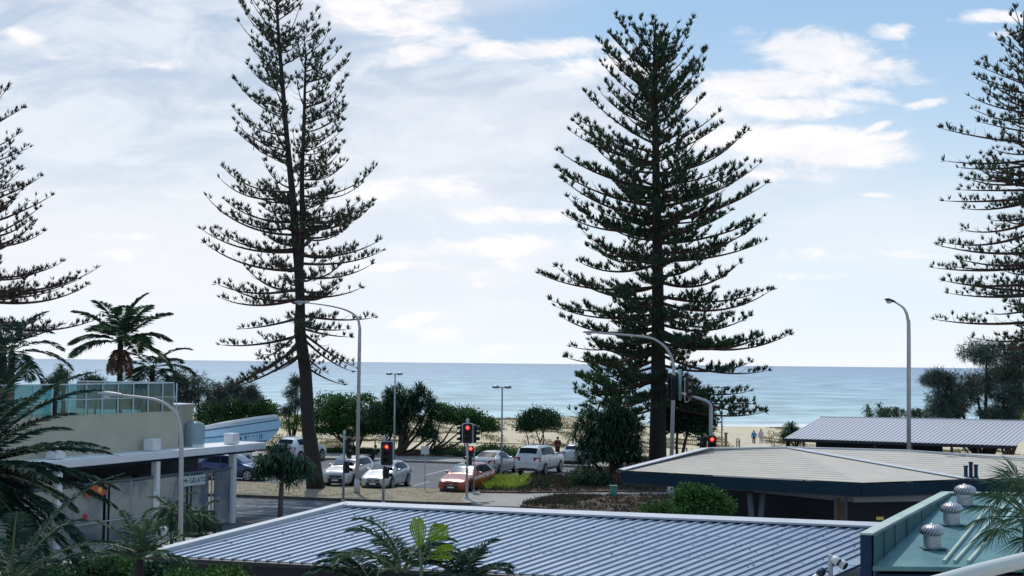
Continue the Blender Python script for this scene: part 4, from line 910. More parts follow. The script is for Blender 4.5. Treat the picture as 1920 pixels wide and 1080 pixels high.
# R: pine at the right edge
pine('Norfolk pine at the right edge with bare looking drooping limbs', [(1962, 930, .6), (1962, 800, .50), (1958, 600, .40), (1948, 450, .32), (1938, 300, .24), (1927, 180, .15), (1921, 90, .08), (1919, 20, .02)], 70.0,
     [(30, 8, 8, 60, 60), (80, 45, 45, 36, 48), (120, 70, 70, 26, 36), (180, 120, 110, 16, 24), (240, 158, 130, 4, 20), (330, 180, 150, -6, 12), (400, 160, 150, -16, 4), (520, 195, 160, -2, 18), (600, 195, 160, -10, 10), (640, 110, 120, -10, 6)],
     [(640, 470, 26, 0, 0, 8), (400, 40, 24, 0, 0, 8)], 7, .58, LF['pine'], leafn=12, tuft=.31, tw=.05)
# young bushy pine behind the pandanus
pine('young bushy pine behind the pandanus on the left of the dense pine', [(1162, 900, .22), (1160, 800, .18), (1162, 740, .12), (1168, 690, .03)], 90.0,
     [(685, 10, 10, 55, 60), (710, 60, 45, 20, 40), (750, 95, 60, 6, 30), (800, 90, 60, 0, 25)], [(800, 690, 13, 0, 0, 8)], 8, 1.0, LF['broad'], leafn=10, tuft=.36, tw=.08)
def frond(o, c, az, e0, ln, droop, leaf, nl=34, ll=.55, lw=.045, rach='palm_rib', vee=.35, sagl=.25, acc=None):
    n = 12; p_ = Vector(c); pts_ = [p_]; st_ = ln/n
    for j in range(n):
        e = e0-droop*((j+1)/n)**1.4; p_ = p_+Vector((math.cos(az)*math.cos(e), math.sin(az)*math.cos(e), math.sin(e)))*st_; pts_.append(p_)
    P = []; D = []; Ls = []
    for k in range(nl):
        t_ = .14+.86*(k+.5)/nl; f_ = t_*n; j = min(n-1, int(f_)); q = pts_[j].lerp(pts_[j+1], f_-j); tn = (pts_[j+1]-pts_[j]).normalized()
        sd = tn.cross(Vector((0, 0, 1))).normalized(); nu = sd.cross(tn)
        lk = ll*(math.sin(math.pi*min(1, .12+t_*.93))**.55)*random.uniform(.85, 1.1)
        for s_ in (-1, 1):
            dd = (sd*s_*.85+tn*(.35+.55*t_)+nu*vee+Vector((0, 0, -random.uniform(0, .25)))).normalized(); P.append(q); D.append(dd); Ls.append(lk)
    V = kites(np.array(P), np.array(D), np.array(Ls), np.full(len(P), lw), sagl)
    acc[0].append(V); acc[1].tube(pts_, [.028*(1-.8*j/n) for j in range(n+1)], 4, False)
MT['palm_rib'] = mat('palm_rib', (.10, .13, .06), .6)
def palm(label, px, py, d, nf, ln, leaf='palm', trunk_r=.16, elev=(80, -25), ll=.6, lw=.05, nl=34, zb=0.0, trunkm='bark', azs=None, droop=1.1, name='palm_tree', cat='palm tree', dead=0, group=None, skirt=True):
    c = at(px, py, d); o = thing(name, label, cat, (c.x, c.y, zb), group=group)
    MB().tube([Vector((c.x, c.y, zb)), Vector((c.x+.03, c.y, zb+(c.z-zb)*.5)), c-Vector((0, 0, .25)), c+Vector((0, 0, .05))], [trunk_r*1.35, trunk_r, trunk_r, trunk_r*.7], 12).build('trunk', trunkm, o, True)
    acc = ([], MB())
    for i in range(nf):
        e = elev[0]+(elev[1]-elev[0])*(i/(nf-1))**.8; az = (i*2.399+.3) if azs is None else azs[i % len(azs)]+random.uniform(-.2, .2)
        frond(o, c, az, R(e), ln*random.uniform(.85, 1.08), droop*random.uniform(.8, 1.2), LF[leaf], nl, ll, lw, acc=acc)
    quads_obj('frond', LF[leaf], np.concatenate(acc[0]), o); acc[1].build('frond_stem', 'palm_rib', o)
    if dead:
        acc = ([], MB())
        for i in range(dead): frond(o, c-Vector((0, 0, .2)), i*2.4, R(-55), ln*.55, .6, None, 20, ll*.5, lw*.7, acc=acc)
        quads_obj('dead_frond', LF['deadleaf'], np.concatenate(acc[0]), o)
    return o
palm('tall palm with a broad feathery crown standing behind the teal balustrade', 226, 640, 76, 14, 3.5, ll=1.15, lw=.13, nl=54, dead=8, elev=(84, -5), droop=.80)
palm('shorter dark palm on the right of the tall feathery palm', 286, 690, 80, 15, 3.0, 'palmdark', ll=.9, lw=.09, nl=36, elev=(55, -35))
palm('dark palm at the left edge below the upswept pine', 22, 660, 66, 16, 3.3, 'palmdark', ll=.8, lw=.085, nl=34, elev=(75, -35))
palm('big dark palm close by on the left whose fronds cross the cafe canopy', -62, 880, 30, 30, 3.5, 'palmdark', .25, ll=.60, lw=.050, nl=100, elev=(65, -40), droop=.75, azs=[-.5, .1, .5, -.9, 0, -1.4, .8, 2.5, 3.6, -.2, .3, -2])
palm('dark palm low in the near left corner with arching brown tipped fronds', 20, 1100, 20, 18, 2.3, 'palmdark', .2, ll=.38, lw=.026, nl=60, elev=(70, 0), droop=1.0, dead=8)
palm('small palm with upright young fronds in front of the cafe column', 262, 1050, 26.0, 14, 1.25, 'palm', .09, ll=.34, lw=.03, nl=36, elev=(86, 15), droop=.7)
palm('small palm between the cafe column and the curved lamp post', 322, 955, 48, 12, 1.25, 'palm', .06, ll=.45, lw=.05, nl=26, elev=(60, -45), droop=1.2, zb=.12, group='small palms in front of the cafe')
palm('small palm on the right of the curved lamp post by the white cafe sign', 372, 966, 51, 12, 1.2, 'palm', .06, ll=.45, lw=.05, nl=26, elev=(60, -50), droop=1.3, zb=.12, group='small palms in front of the cafe')
ROADTREE = True
palm('feathery palm rising in front of the ribbed roof', 752, 1078, 21.5, 9, 1.35, 'palm', .08, ll=.42, lw=.030, nl=46, elev=(86, 35), droop=1.5, azs=[2.6, 2.9, .5, .2, 1.9, 3.4, -.2, 1.2])
palm('low dark feathery palm on the right of the palm before the ribbed roof', 868, 1098, 21.5, 13, 1.0, 'palmdark', .07, ll=.36, lw=.030, nl=44, elev=(80, 20), droop=1.1)
# second arching palm left in front of the roof
palm('arching palm on the left of the palm before the ribbed roof', 700, 1112, 22.0, 7, 1.4, 'palmdark', .07, ll=.38, lw=.030, nl=46, elev=(72, 40), droop=1.5, azs=[2.9, 3.2, 2.5, 1.2])
# yellow green broad fishtail leaves
cc = at(790, 1075, 21.0); o = thing('fishtail_plant', 'bright yellow green broad leaves among the palm fronds before the ribbed roof', 'plant', (cc.x, cc.y, .3))
MB().tube([(cc.x, cc.y, .3), cc, at(788, 1030, 21)], [.035, .03, .02], 8).build('stem', 'palm_rib', o, True)
for base, tip, wd_, nr_ in (((788, 1030), (781, 966), .13, 9), ((803, 1014), (838, 982), .16, 10), ((808, 1036), (852, 1021), .075, 7), ((800, 1046), (848, 1042), .05, 6)):
    p0, p1 = at(*base, 21.0), at(*tip, 20.9); ax = (p1-p0); sd = ax.cross(Vector((0, 1, 0))).normalized(); b = MB()
    for k in range(nr_):                    # pleated blade: narrow ribbons with uneven tips
        f0, f1 = (k/nr_-.5)*2, ((k+.93)/nr_-.5)*2; ln_ = 1.0-.28*abs((f0+f1)/2)**2+random.uniform(-.07, .05); dy = Vector((0, .012*(k % 2), 0))
        pts_ = []
        for t_ in (0, .35, .7, 1.0):
            ww = wd_*(.12+.88*math.sin(min(1, t_*1.25)*math.pi/2)); c_ = p0+ax*t_*ln_+Vector((0, 0, -.03*t_*t_)); pts_ += [c_+sd*ww*f0+dy, c_+sd*ww*f1+Vector((0, .012, 0))-dy]
        b.add(pts_, [(0, 1, 3, 2), (2, 3, 5, 4), (4, 5, 7, 6)])
    l_ = b.build('leaf', LF['palmbright'], o); MB().tube([at(788, 1060, 21.05), p0, p0+ax*.5], [.009, .007, .003], 5).build('leaf_stem', 'palm_rib', l_)
def fan_palm(label, px, py, d, nf, rad, zb=.0):
    c = at(px, py, d); o = thing('fan_palm', label, 'palm tree', (c.x, c.y, zb))
    MB().tube([(c.x, c.y, zb), c-Vector((0, 0, .2)), c], [.14, .12, .08], 12).build('trunk', 'bark', o, True)
    Vs = []; st = MB()
    for i in range(nf):
        az = i*2.399; e = R(75-105*(i/(nf-1))); dr = Vector((math.cos(az)*math.cos(e), math.sin(az)*math.cos(e), math.sin(e))); hub = c+dr*rad*.62; st.tube([c, hub], [.014, .008], 5, False)
        sd = dr.cross(Vector((0, 0, 1))).normalized(); nu = sd.cross(dr); P = []; D = []
        for k in range(30):
            a = R(-125+250*k/29); dd = (dr*math.cos(a)+sd*math.sin(a)+nu*-.12+Vector((0, 0, -.15))).normalized(); P.append(hub); D.append(dd)
        Vs.append(kites(np.array(P), np.array(D), rng.uniform(rad*.42, rad*.62, 30), np.full(30, .022), .22))
    st.build('leaf_stalk', 'palm_rib', o); quads_obj('fan_leaf', LF['pand'], np.concatenate(Vs), o)
fan_palm('fan palm with spiky round leaves beside the teal roof at the right edge', 1932, 968, 21.5, 30, 1.05)
def crown(o, lobes, nclump, nleaf, size, leaf, cr=.45, name='crown', flat=1.0, updir=.2, shell=.55):
    """lobes: (center Vector, rx, ry, rz)"""
    P = []; Dn = []
    w = np.array([l[1]*l[3] for l in lobes]); w = w/w.sum()
    for i in range(nclump):
        c, rx, ry, rz = lobes[rng.choice(len(lobes), p=w)]; v = unit(rng.normal(size=(1, 3)))[0]; r = random.uniform(shell, 1.0)**.6
        if v[2] < -.35: v[2] *= .45
        P.append((c.x+v[0]*rx*r, c.y+v[1]*ry*r, c.z+v[2]*rz*r)); Dn.append((v[0]*.5, v[1]*.5, v[2]*.4+updir))
    P = np.repeat(np.array(P), nleaf, axis=0); D = np.repeat(np.array(Dn), nleaf, axis=0); n = len(P)
    P = P+rng.normal(size=P.shape)*np.array([cr, cr, cr*.6])*.5; D = unit(D+rng.normal(size=D.shape)*.8)
    return quads_obj(name, leaf, kites(P, D, rng.uniform(size*.7, size*1.3, n), rng.uniform(size*.45, size*.7, n)), o)
def limbs(o, base, targets, r0, m='barkbrown', bend=.35):
    tb = MB()
    for tg in targets:
        mid = base.lerp(tg, .5)+Vector((random.uniform(-bend, bend), random.uniform(-bend, bend), -bend*.6)); tb.tube([base, base.lerp(mid, .5)+Vector((0, 0, .1)), mid, mid.lerp(tg, .5)+Vector((0, 0, .1)), tg], [r0, r0*.8, r0*.62, r0*.45, r0*.2], 7)
    return tb.build('trunk', m, o, True)
def bushtree(label, d, basepx, lobes, leaf, nclump, nleaf=26, size=.17, r0=.16, name='spreading_tree', cat='tree', zb=0.0, m='barkbrown', cr=.5, ntr=3, trunk=True, bend=.35, updir=.2):
    b0 = at(basepx[0], basepx[1], d); b0.z = zb; o = thing(name, label, cat, b0); k_ = d/FPX; LL = []
    for px, py, rx, rz in lobes: LL.append((at(px, py, d+random.uniform(-.6, .6)), rx*k_, max(rx*k_*.75, .4), rz*k_))
    if trunk: limbs(o, b0, [l[0]-Vector((0, 0, l[3]*.3)) for l in LL][:ntr], r0, m, bend)
    crown(o, LL, nclump, nleaf, size, LF[leaf], cr, updir=updir); return o
def pandanus(label, d, basepx, heads, zb=0.0, nl=46, ll=.85, lw=.075, r0=.14, leaf='pand', name='pandanus', skirt=True, cat='pandanus tree', droopk=.55, fork=None):
    b0 = at(basepx[0], basepx[1], d); b0.z = zb; o = thing(name, label, cat, b0); H = [at(px, py, d+random.uniform(-.8, .8)) for px, py in heads]
    limbs(o, fork or b0, H[::max(1, len(H)//7)], r0, 'barkbrown', .12 if fork else .5)
    Vs = []
    for h in H:
        n = nl; a = rng.uniform(0, 6.28, n); e = rng.uniform(-.5, 1.35, n); D1 = np.stack([np.cos(a)*np.cos(e), np.sin(a)*np.cos(e), np.sin(e)], 1); L1 = rng.uniform(ll*.5, ll*.75, n); P = np.tile(np.array(h), (n, 1))
        # two segment strap leaf: rising half then drooping tip
        S_ = np.cross(D1, np.array([0, 0, 1.0])); S_ = unit(S_+1e-4)*lw*.5; M_ = P+D1*L1[:, None]; D2 = D1.copy(); D2[:, 2] -= droopk*2; D2 = unit(D2); T_ = M_+D2*(L1*.8)[:, None]
        Vs.append(np.stack([P-S_*.6, M_-S_, M_+S_, P+S_*.6], 1).reshape(-1, 3)); Vs.append(np.stack([M_-S_, T_-S_*.1, T_+S_*.1, M_+S_], 1).reshape(-1, 3))
    quads_obj('strap_foliage', LF[leaf], np.concatenate(Vs), o); return o
rt = pandanus('small leafy tree with spiky drooping leaves and a grey trunk beside the road', 61.5, (525, 975), [(random.gauss(cx_, 11), random.gauss(cy_, 7)) for cx_, cy_, n_ in ((497, 868, 8), (520, 852, 8), (552, 868, 8), (568, 884, 6), (500, 888, 8), (532, 884, 9), (545, 893, 5)) for _ in range(n_)], nl=54, ll=.60, lw=.055, r0=.05, name='roadside_tree', cat='tree', droopk=.6, fork=at(527, 902, 61.5))
q = at(528, 905, 61.5); b0 = at(525, 975, 61.5); MB().tube([(b0.x, b0.y, 0), q.lerp(Vector((b0.x, b0.y, 0)), .5), q], [.13, .115, .10], 10).build('trunk', 'barkpale', rt, True)
# trees between the car park and the sand
bushtree('wide dense green tree right behind the leaning pine trunk', 106, (668, 868), [(612, 772, 30, 34), (640, 778, 38, 36), (680, 770, 36, 30), (612, 800, 34, 24), (660, 805, 44, 22), (700, 795, 34, 26)], 'broad', 620, 30, .19, .15, ntr=5, m='barkbrown')
bushtree('dark spreading tree on the left of the pandanus clump', 104, (712, 868), [(722, 782, 34, 26), (745, 768, 30, 26), (735, 805, 36, 18)], 'broaddark', 300, 30, .19, .14, ntr=3)
hs = [(random.gauss(775, 24), random.gauss(762, 17)) for _ in range(40)]+[(random.gauss(800, 15), random.gauss(812, 10)) for _ in range(14)]+[(random.gauss(745, 12), random.gauss(750, 9)) for _ in range(8)]
hs = [(min(818, max(728, x)), min(824, max(728, y))) for x, y in hs]
pandanus('tall round pandanus tree with prop roots between two green trees', 103, (748, 872), hs, r0=.17, ll=.80, nl=66, droopk=.4)
bushtree('low leaning tree with a flat crown on the right of the round pandanus', 104, (800, 868), [(828, 778, 26, 20), (858, 782, 30, 20), (885, 790, 30, 20), (912, 800, 20, 16)], 'broad', 380, 28, .18, .12, ntr=4)
bushtree('small rounded tree with thin trunks behind the white four wheel drive', 104, (1012, 862), [(1000, 790, 26, 18), (1025, 792, 26, 20), (985, 800, 18, 14), (1012, 778, 22, 12)], 'broaddark', 330, 28, .17, .09, ntr=4, m='barkbrown')
bushtree('dense green bushy tree behind the winged awning', 112, (440, 860), [(395, 775, 26, 22), (430, 762, 34, 22), (470, 765, 32, 26), (500, 775, 20, 20), (410, 790, 36, 20), (460, 795, 40, 16)], 'broad', 620, 30, .20, .15, ntr=4)
bushtree('small sapling with bare reddish stems beside the leaning pine', 108, (541, 850), [(556, 792, 12, 9), (541, 800, 8, 8)], 'broadlight', 40, 20, .16, .06, name='sapling', ntr=2, m='barkbrown')
bushtree('dark shrub low on the far side of the car park behind the plate sign', 106, (830, 862), [(822, 850, 22, 9), (845, 848, 22, 11), (812, 853, 14, 7)], 'broaddark', 150, 24, .16, .05, name='shrub', cat='shrub', ntr=2)
bushtree('dark shrub in the far garden behind the silver sedan', 106, (930, 862), [(915, 845, 18, 10), (935, 848, 22, 9), (955, 850, 14, 7)], 'broad', 130, 24, .16, .05, name='shrub', cat='shrub', ntr=2)
bushtree('dark shrub in the far garden behind the silver hatchback', 107, (640, 862), [(612, 850, 20, 8), (645, 850, 22, 9)], 'broaddark', 130, 24, .16, .05, name='shrub', cat='shrub', ntr=2)
# big pandanus and dark bush either side of the dense pine
hs = [(random.gauss(1140, 34), random.gauss(815, 28)) for _ in range(120)]; hs = [(x, y) for x, y in hs if ((x-1140)/76)**2+((y-812)/52)**2 < 1]
pandanus('big round pandanus bush with drooping skirts on the left of the dense pine trunk', 80, (1142, 912), hs+[(random.uniform(1085, 1200), random.uniform(850, 872)) for _ in range(16)], nl=64, ll=.80, lw=.065, zb=.2, droopk=.38)
bushtree('tall dark bush on the right of the dense pine trunk with a drooping underside', 84, (1271, 880), [(1275, 745, 30, 24), (1300, 760, 32, 26), (1290, 795, 40, 28), (1262, 790, 30, 34), (1318, 790, 18, 26)], 'broaddark', 700, 30, .17, .14, ntr=3, m='barkbrown')
pandanus('spiky pandanus poking out on the right of the tall dark bush', 86, (1318, 870), [(random.gauss(1322, 10), random.gauss(795, 22)) for _ in range(14)], nl=30, ll=.8, lw=.06, r0=.09)
# casuarinas
def casuarina(label, d, basepx, lobes, n, zb=0.0, ln=.55, leaf='grey', r0=.12):
    b0 = at(basepx[0], basepx[1], d); b0.z = zb; o = thing('casuarina', label, 'casuarina tree', b0); k_ = d/FPX; LL = [(at(px, py, d+random.uniform(-1, 1)), rx*k_, rx*k_*.8, rz*k_) for px, py, rx, rz in lobes]
    limbs(o, b0, [l[0] for l in LL], r0, 'bark', .3); P = []; tw = MB()
    for i in range(n):
        c, rx, ry, rz = LL[i % len(LL)]; v = unit(rng.normal(size=(1, 3)))[0]*random.uniform(.3, 1.05); P.append((c.x+v[0]*rx, c.y+v[1]*ry, c.z+v[2]*rz))
        if n >= 600 and i % 3 == 0: q = Vector(P[-1]); tw.tube([c, c.lerp(q, .5)+Vector((0, 0, .15)), q], [.025, .016, .006], 3, False)
    if tw.v: tw.build('twigs', 'twig', o)
    D = np.tile(np.array([0, 0, -.15]), (len(P), 1)); quads_obj('needle_foliage', LF[leaf], blade_tufts(P, D, 12, ln, .045, .6, -.25), o); return o
casuarina('grey wispy casuarina on the right of the shorter dark palm', 100, (368, 850), [(335, 715, 24, 26), (372, 725, 28, 26), (405, 735, 26, 24), (350, 745, 30, 18), (440, 728, 22, 20), (470, 735, 18, 16)], 620)
casuarina('thin grey casuarina between the green bushy tree and the leaning pine', 110, (546, 850), [(550, 735, 20, 16), (560, 755, 22, 14), (540, 770, 16, 12), (556, 712, 12, 8)], 230)
casuarina('grey green casuarina standing right behind the pavilion roof', 96, (1850, 830), [(1758, 708, 30, 16), (1785, 745, 46, 26), (1850, 660, 56, 24), (1890, 700, 48, 32), (1830, 722, 52, 30), (1900, 745, 44, 32), (1775, 768, 38, 14), (1870, 775, 40, 16), (1920, 665, 40, 28)], 2300, leaf='grey', r0=.2, ln=.6)
casuarina('low wispy casuarina peeping over the balustrade beside the tall palm', 90, (165, 850), [(165, 712, 22, 10), (105, 715, 22, 12), (185, 715, 14, 8)], 160, leaf='broaddark')
pandanus('pale spiky pandanus head behind the left end of the balustrade', 92, (112, 850), [(random.gauss(112, 10), random.gauss(705, 8)) for _ in range(10)], nl=34, ll=.7, lw=.06, leaf='pand')
# strappy shrubs near the pavilion
pandanus('spiky pandanus shrub at the left end of the pavilion roof', 96, (1488, 850), [(random.gauss(1486, 11), random.gauss(818, 9)) for _ in range(24)], nl=34, ll=.75, lw=.06, name='pandanus_shrub', cat='shrub', zb=-.1)
pandanus('spiky hedge showing above the pavilion roof behind the street lamp', 104, (1680, 830), [(random.uniform(1625, 1748), random.gauss(779, 4)) for _ in range(46)], nl=30, ll=.7, lw=.06, name='pandanus_hedge', cat='shrub', zb=-.1)
pandanus('pale green spiky shrub at the right end of the pavilion roof', 100, (1890, 830), [(random.uniform(1862, 1925), random.gauss(778, 6)) for _ in range(26)], nl=30, ll=.6, lw=.06, leaf='strap', name='pandanus_shrub', cat='shrub', zb=-.1)
# bright strappy bed plants
cl = fill([gnd(905, 926), gnd(975, 926), gnd(985, 905), gnd(940, 908), gnd(915, 915)], 60, .2)
q = Vector((sum(p_[0] for p_ in cl)/60, sum(p_[1] for p_ in cl)/60, .2)); o = thing('strappy_clump', 'bright yellow green strappy plants in the bed beside the orange car', 'plant', q)
blades('strap_foliage', LF['strap'], cl, 30, .85, .06, .75, parent=o, up=.9, sag=.35)
cl = fill([gnd(985, 922), gnd(1080, 922), gnd(1080, 905), gnd(1000, 905)], 60, .2); q = Vector((sum(p_[0] for p_ in cl)/60, sum(p_[1] for p_ in cl)/60, .2)); o = thing('low_shrub_clump', 'low grey green shrubs in the bed below the white four wheel drive', 'shrub', q)
blades('foliage', LF['cover'], cl, 60, .5, .09, .9, parent=o, up=.6)
bushtree('low green shrub in the bed just left of the green service box', 78, (1105, 915), [(1095, 900, 26, 12), (1120, 905, 22, 12)], 'broaddark', 120, 24, .15, .04, name='shrub', cat='shrub', ntr=2, zb=.2)
bushtree('round glossy green bush in front of the tan roofed shelter', 49, (1318, 968), [(1295, 935, 26, 24), (1325, 940, 30, 26), (1352, 952, 20, 20), (1300, 958, 34, 16)], 'broad', 420, 30, .12, .06, name='bush', cat='bush', ntr=3, zb=.0, cr=.25)
bushtree('low bright green bush on the left of the round glossy bush', 52, (1245, 968), [(1235, 957, 30, 9), (1262, 955, 18, 10)], 'broadlight', 170, 26, .12, .04, name='bush', cat='bush', ntr=2, zb=.2, cr=.25)
for px, py, d_, rx, lab, lf in ((150, 1075, 44, 60, 'dark shrub along the foot of the cafe blinds near the white column', 'broaddark'), (215, 1062, 45, 40, 'low green shrub at the foot of the cafe blinds', 'broad'), (60, 1085, 42, 60, 'dark shrub in the near left corner below the cafe front', 'broaddark'), (300, 1078, 36, 40, 'dark shrub between the curved lamp post and the ribbed roof', 'broaddark')):
    bushtree(lab, d_, (px, 1200), [(px, py, rx, 20), (px+rx*.6, py+6, rx*.5, 16)], lf, 170, 24, .14, .04, name='shrub', cat='shrub', ntr=1, cr=.3)
for i, (px, d_, lab) in enumerate(((350, 27, 'low leafy shrub under the left end of the ribbed roof eave'), (420, 26.5, 'yellow green low shrub under the ribbed roof eave'),)):
    bushtree(lab, d_, (px, 1200), [(px, 1090, 34, 22)], ('broad', 'broadlight')[i], 60, 20, .10, .03, name='shrub', cat='shrub', ntr=1, cr=.2)
# ================================================================ cars
def make_car(label, pos, az, kind, paint, rear=False, group='cars in the beach car park', cat='car', scale=1.0, name='parked_car', flake=.3):
    """local frame: nose towards +X, origin on the ground at the centre"""
    # (s from nose, z low, z belt, z top, half width, half width top)
    PR = {
     'hatch': dict(L=4.3, wb=(.82, 3.5), st=[(0, .34, .55, .57, .60, .40), (.06, .22, .62, .66, .74, .55), (.25, .18, .70, .76, .84, .68), (.8, .18, .84, .90, .885, .74), (1.15, .18, .92, .98, .89, .74), (1.7, .18, .94, 1.31, .89, .64), (2.05, .18, .95, 1.44, .89, .60), (2.6, .18, .97, 1.47, .89, .60), (3.3, .18, 1.0, 1.44, .885, .58), (3.8, .18, 1.03, 1.33, .88, .56), (4.08, .20, 1.02, 1.10, .86, .58), (4.24, .26, .90, .94, .82, .60), (4.3, .38, .70, .72, .74, .55)], win=(1.18, 2.02, 3.72, 4.08), sw=(1.45, 3.85)),
     'wagon': dict(L=4.9, wb=(.95, 3.87), st=[(0, .32, .55, .57, .62, .42), (.06, .22, .62, .66, .78, .55), (.28, .18, .72, .77, .88, .70), (.9, .18, .84, .90, .93, .78), (1.35, .18, .92, .98, .94, .78), (2.0, .18, .94, 1.33, .94, .66), (2.4, .18, .95, 1.45, .94, .62), (3.1, .18, .97, 1.48, .94, .62), (3.9, .18, 1.0, 1.45, .93, .60), (4.4, .18, 1.03, 1.34, .92, .58), (4.7, .20, 1.02, 1.09, .90, .60), (4.84, .28, .88, .92, .86, .62), (4.9, .40, .70, .72, .76, .55)], win=(1.40, 2.36, 4.30, 4.70), sw=(1.7, 4.45)),
     'sedan': dict(L=4.9, wb=(.95, 3.85), st=[(0, .32, .55, .57, .62, .42), (.06, .22, .62, .66, .78, .55), (.28, .18, .72, .77, .88, .70), (.9, .18, .84, .90, .92, .78), (1.4, .18, .92, .98, .93, .78), (2.0, .18, .94, 1.32, .93, .64), (2.35, .18, .95, 1.43, .93, .60), (2.9, .18, .97, 1.45, .93, .60), (3.4, .18, 1.0, 1.40, .93, .60), (3.8, .18, 1.03, 1.24, .92, .62), (4.15, .18, 1.05, 1.10, .91, .72), (4.7, .22, 1.04, 1.08, .88, .72), (4.84, .28, .92, .95, .84, .66), (4.9, .40, .70, .72, .76, .55)], win=(1.45, 2.32, 3.40, 4.10), sw=(1.75, 3.75)),
     'suv': dict(L=4.35, wb=(.85, 3.52), st=[(0, .40, .68, .70, .60, .40), (.06, .28, .74, .80, .76, .58), (.25, .25, .88, .95, .86, .70), (.75, .25, 1.0, 1.06, .90, .76), (1.1, .25, 1.05, 1.12, .90, .76), (1.6, .25, 1.08, 1.45, .90, .67), (1.95, .25, 1.10, 1.58, .90, .64), (2.6, .25, 1.12, 1.62, .90, .64), (3.4, .25, 1.14, 1.60, .89, .62), (3.95, .25, 1.16, 1.50, .88, .60), (4.15, .27, 1.12, 1.22, .86, .62), (4.29, .34, .95, 1.0, .82, .62), (4.35, .44, .75, .78, .76, .55)], win=(1.13, 1.92, 3.90, 4.15), sw=(1.35, 3.95)),
     'bigsuv': dict(L=4.9, wb=(.95, 3.8), st=[(0, .45, .78, .80, .64, .44), (.06, .34, .86, .92, .82, .64), (.25, .30, 1.0, 1.08, .90, .76), (.9, .30, 1.12, 1.18, .93, .80), (1.3, .30, 1.16, 1.22, .93, .80), (1.85, .30, 1.18, 1.60, .93, .71), (2.2, .30, 1.20, 1.76, .93, .69), (2.9, .30, 1.22, 1.82, .93, .69), (3.9, .30, 1.24, 1.80, .92, .68), (4.5, .30, 1.25, 1.70, .91, .66), (4.72, .32, 1.22, 1.34, .89, .68), (4.85, .40, 1.02, 1.06, .86, .68), (4.9, .50, .80, .84, .80, .6)], win=(1.33, 2.16, 4.45, 4.72), sw=(1.6, 4.5)),
    }[kind]
    st = PR['st']; Lc = PR['L']; o = thing(name, label, cat, pos, math.pi/2-az, group); o.scale = (scale, scale, scale*1.05)
    pm = mat('car_paint', paint, .30, flake, .04, 6, spec=.6); cw = pm.node_tree.nodes['Principled BSDF']; cw.inputs['Coat Weight'].default_value = .7; cw.inputs['Coat Roughness'].default_value = .06
    def cs(s): 
        return lerp_table(st, s)
    def ring(s):
        zl, zb_, zt, w, wt = cs(s); gr = max(0, zt-zb_)
        pts_ = [(0, zl), (w*.82, zl), (w*.96, zl+.10), (w, zl+(zb_-zl)*.45), (w*.985, zl+(zb_-zl)*.78), (w*.95, zb_)]
        pts_ += [(w*.95+(wt-w*.95)*.5, zb_+gr*.52), (wt*1.0, zb_+gr*.90), (wt*.90, zt-.012), (wt*.5, zt+.012), (0, zt+.02)]
        return pts_
    SS = sorted(set([round(a[0], 3) for a in st]+list(np.round(np.linspace(.1, Lc-.1, 26), 3))))
    vs = []; nrg = 20
    for s in SS:
        r_ = ring(s); full = r_+[(-y, z) for y, z in r_[1:-1]][::-1]; vs += [(Lc/2-s, y, z) for y, z in full]
    b = MB(); b.v = vs
    for i in range(len(SS)-1):
        for j in range(nrg): b.f.append((i*nrg+j, i*nrg+(j+1) % nrg, (i+1)*nrg+(j+1) % nrg, (i+1)*nrg+j))
    b.f += [tuple(range(nrg)), tuple(range((len(SS)-1)*nrg, len(SS)*nrg))[::-1]]
    body = b.build('body', pm, o, 'auto', local=True)
    def patch(s0, s1, fy, n=8, j0=None, j1=None, off=.012, nm='window', m='glasscar', side=0, par=None):
        """surface patch between ring indices j0..j1 (fractional), offset outward"""
        b = MB(); cols = []
        ks = np.linspace(s0, s1, n)
        for s in ks:
            r_ = ring(s); row = []
            for fj in np.linspace(j0, j1, 5):
                k = int(min(fj, len(r_)-1.001)); t_ = fj-k; y = r_[k][0]+(r_[k+1][0]-r_[k][0])*t_; z = r_[k][1]+(r_[k+1][1]-r_[k][1])*t_; row.append((y, z))
            cols.append((s, row))
        sides = (side,) if side else (1, -1)
        if side == 0:
            for s, row in cols: 
                f_ = row+[(-y, z) for y, z in row[::-1]]; b.v += [(Lc/2-s, y, z+off) for y, z in f_]
            w_ = 10
        else:
            for s, row in cols: b.v += [(Lc/2-s, side*(y+off), z+off*.3) for y, z in row]
            w_ = 5
        for i in range(n-1):
            for j in range(w_-1): b.f.append((i*w_+j, i*w_+j+1, (i+1)*w_+j+1, (i+1)*w_+j))
        return b.build(nm, m, par or o, True, local=True)
    a0, a1, a2, a3 = PR['win']; sd0, sd1 = PR['sw']
    # windscreen and rear glass: top strips (roof part of ring) raised along the slope
    def slope(s0, s1, nm, m, off):
        b = MB(); n = 8; w_ = 9
        for s in np.linspace(s0, s1, n):
            zl, zb_, zt, w, wt = cs(s)
            t_ = (s-s0)/(s1-s0); 
            for k in range(w_):
                y = (k/(w_-1)*2-1)*(wt*.90); b.v.append((Lc/2-s+(off if s0 < 2.4 else -off)*.8, y, zt+.02-.02*abs(k/(w_-1)*2-1)**2+off))
        for i in range(n-1):
            for j in range(w_-1): b.f.append((i*w_+j, i*w_+j+1, (i+1)*w_+j+1, (i+1)*w_+j))
        return b.build(nm, m, o, True, local=True)
    slope(a0+.06, a1-.02, 'windscreen', 'glasswind', .012); slope(a2+.05, a3-.02, 'rear_window', 'glasscar', .012)
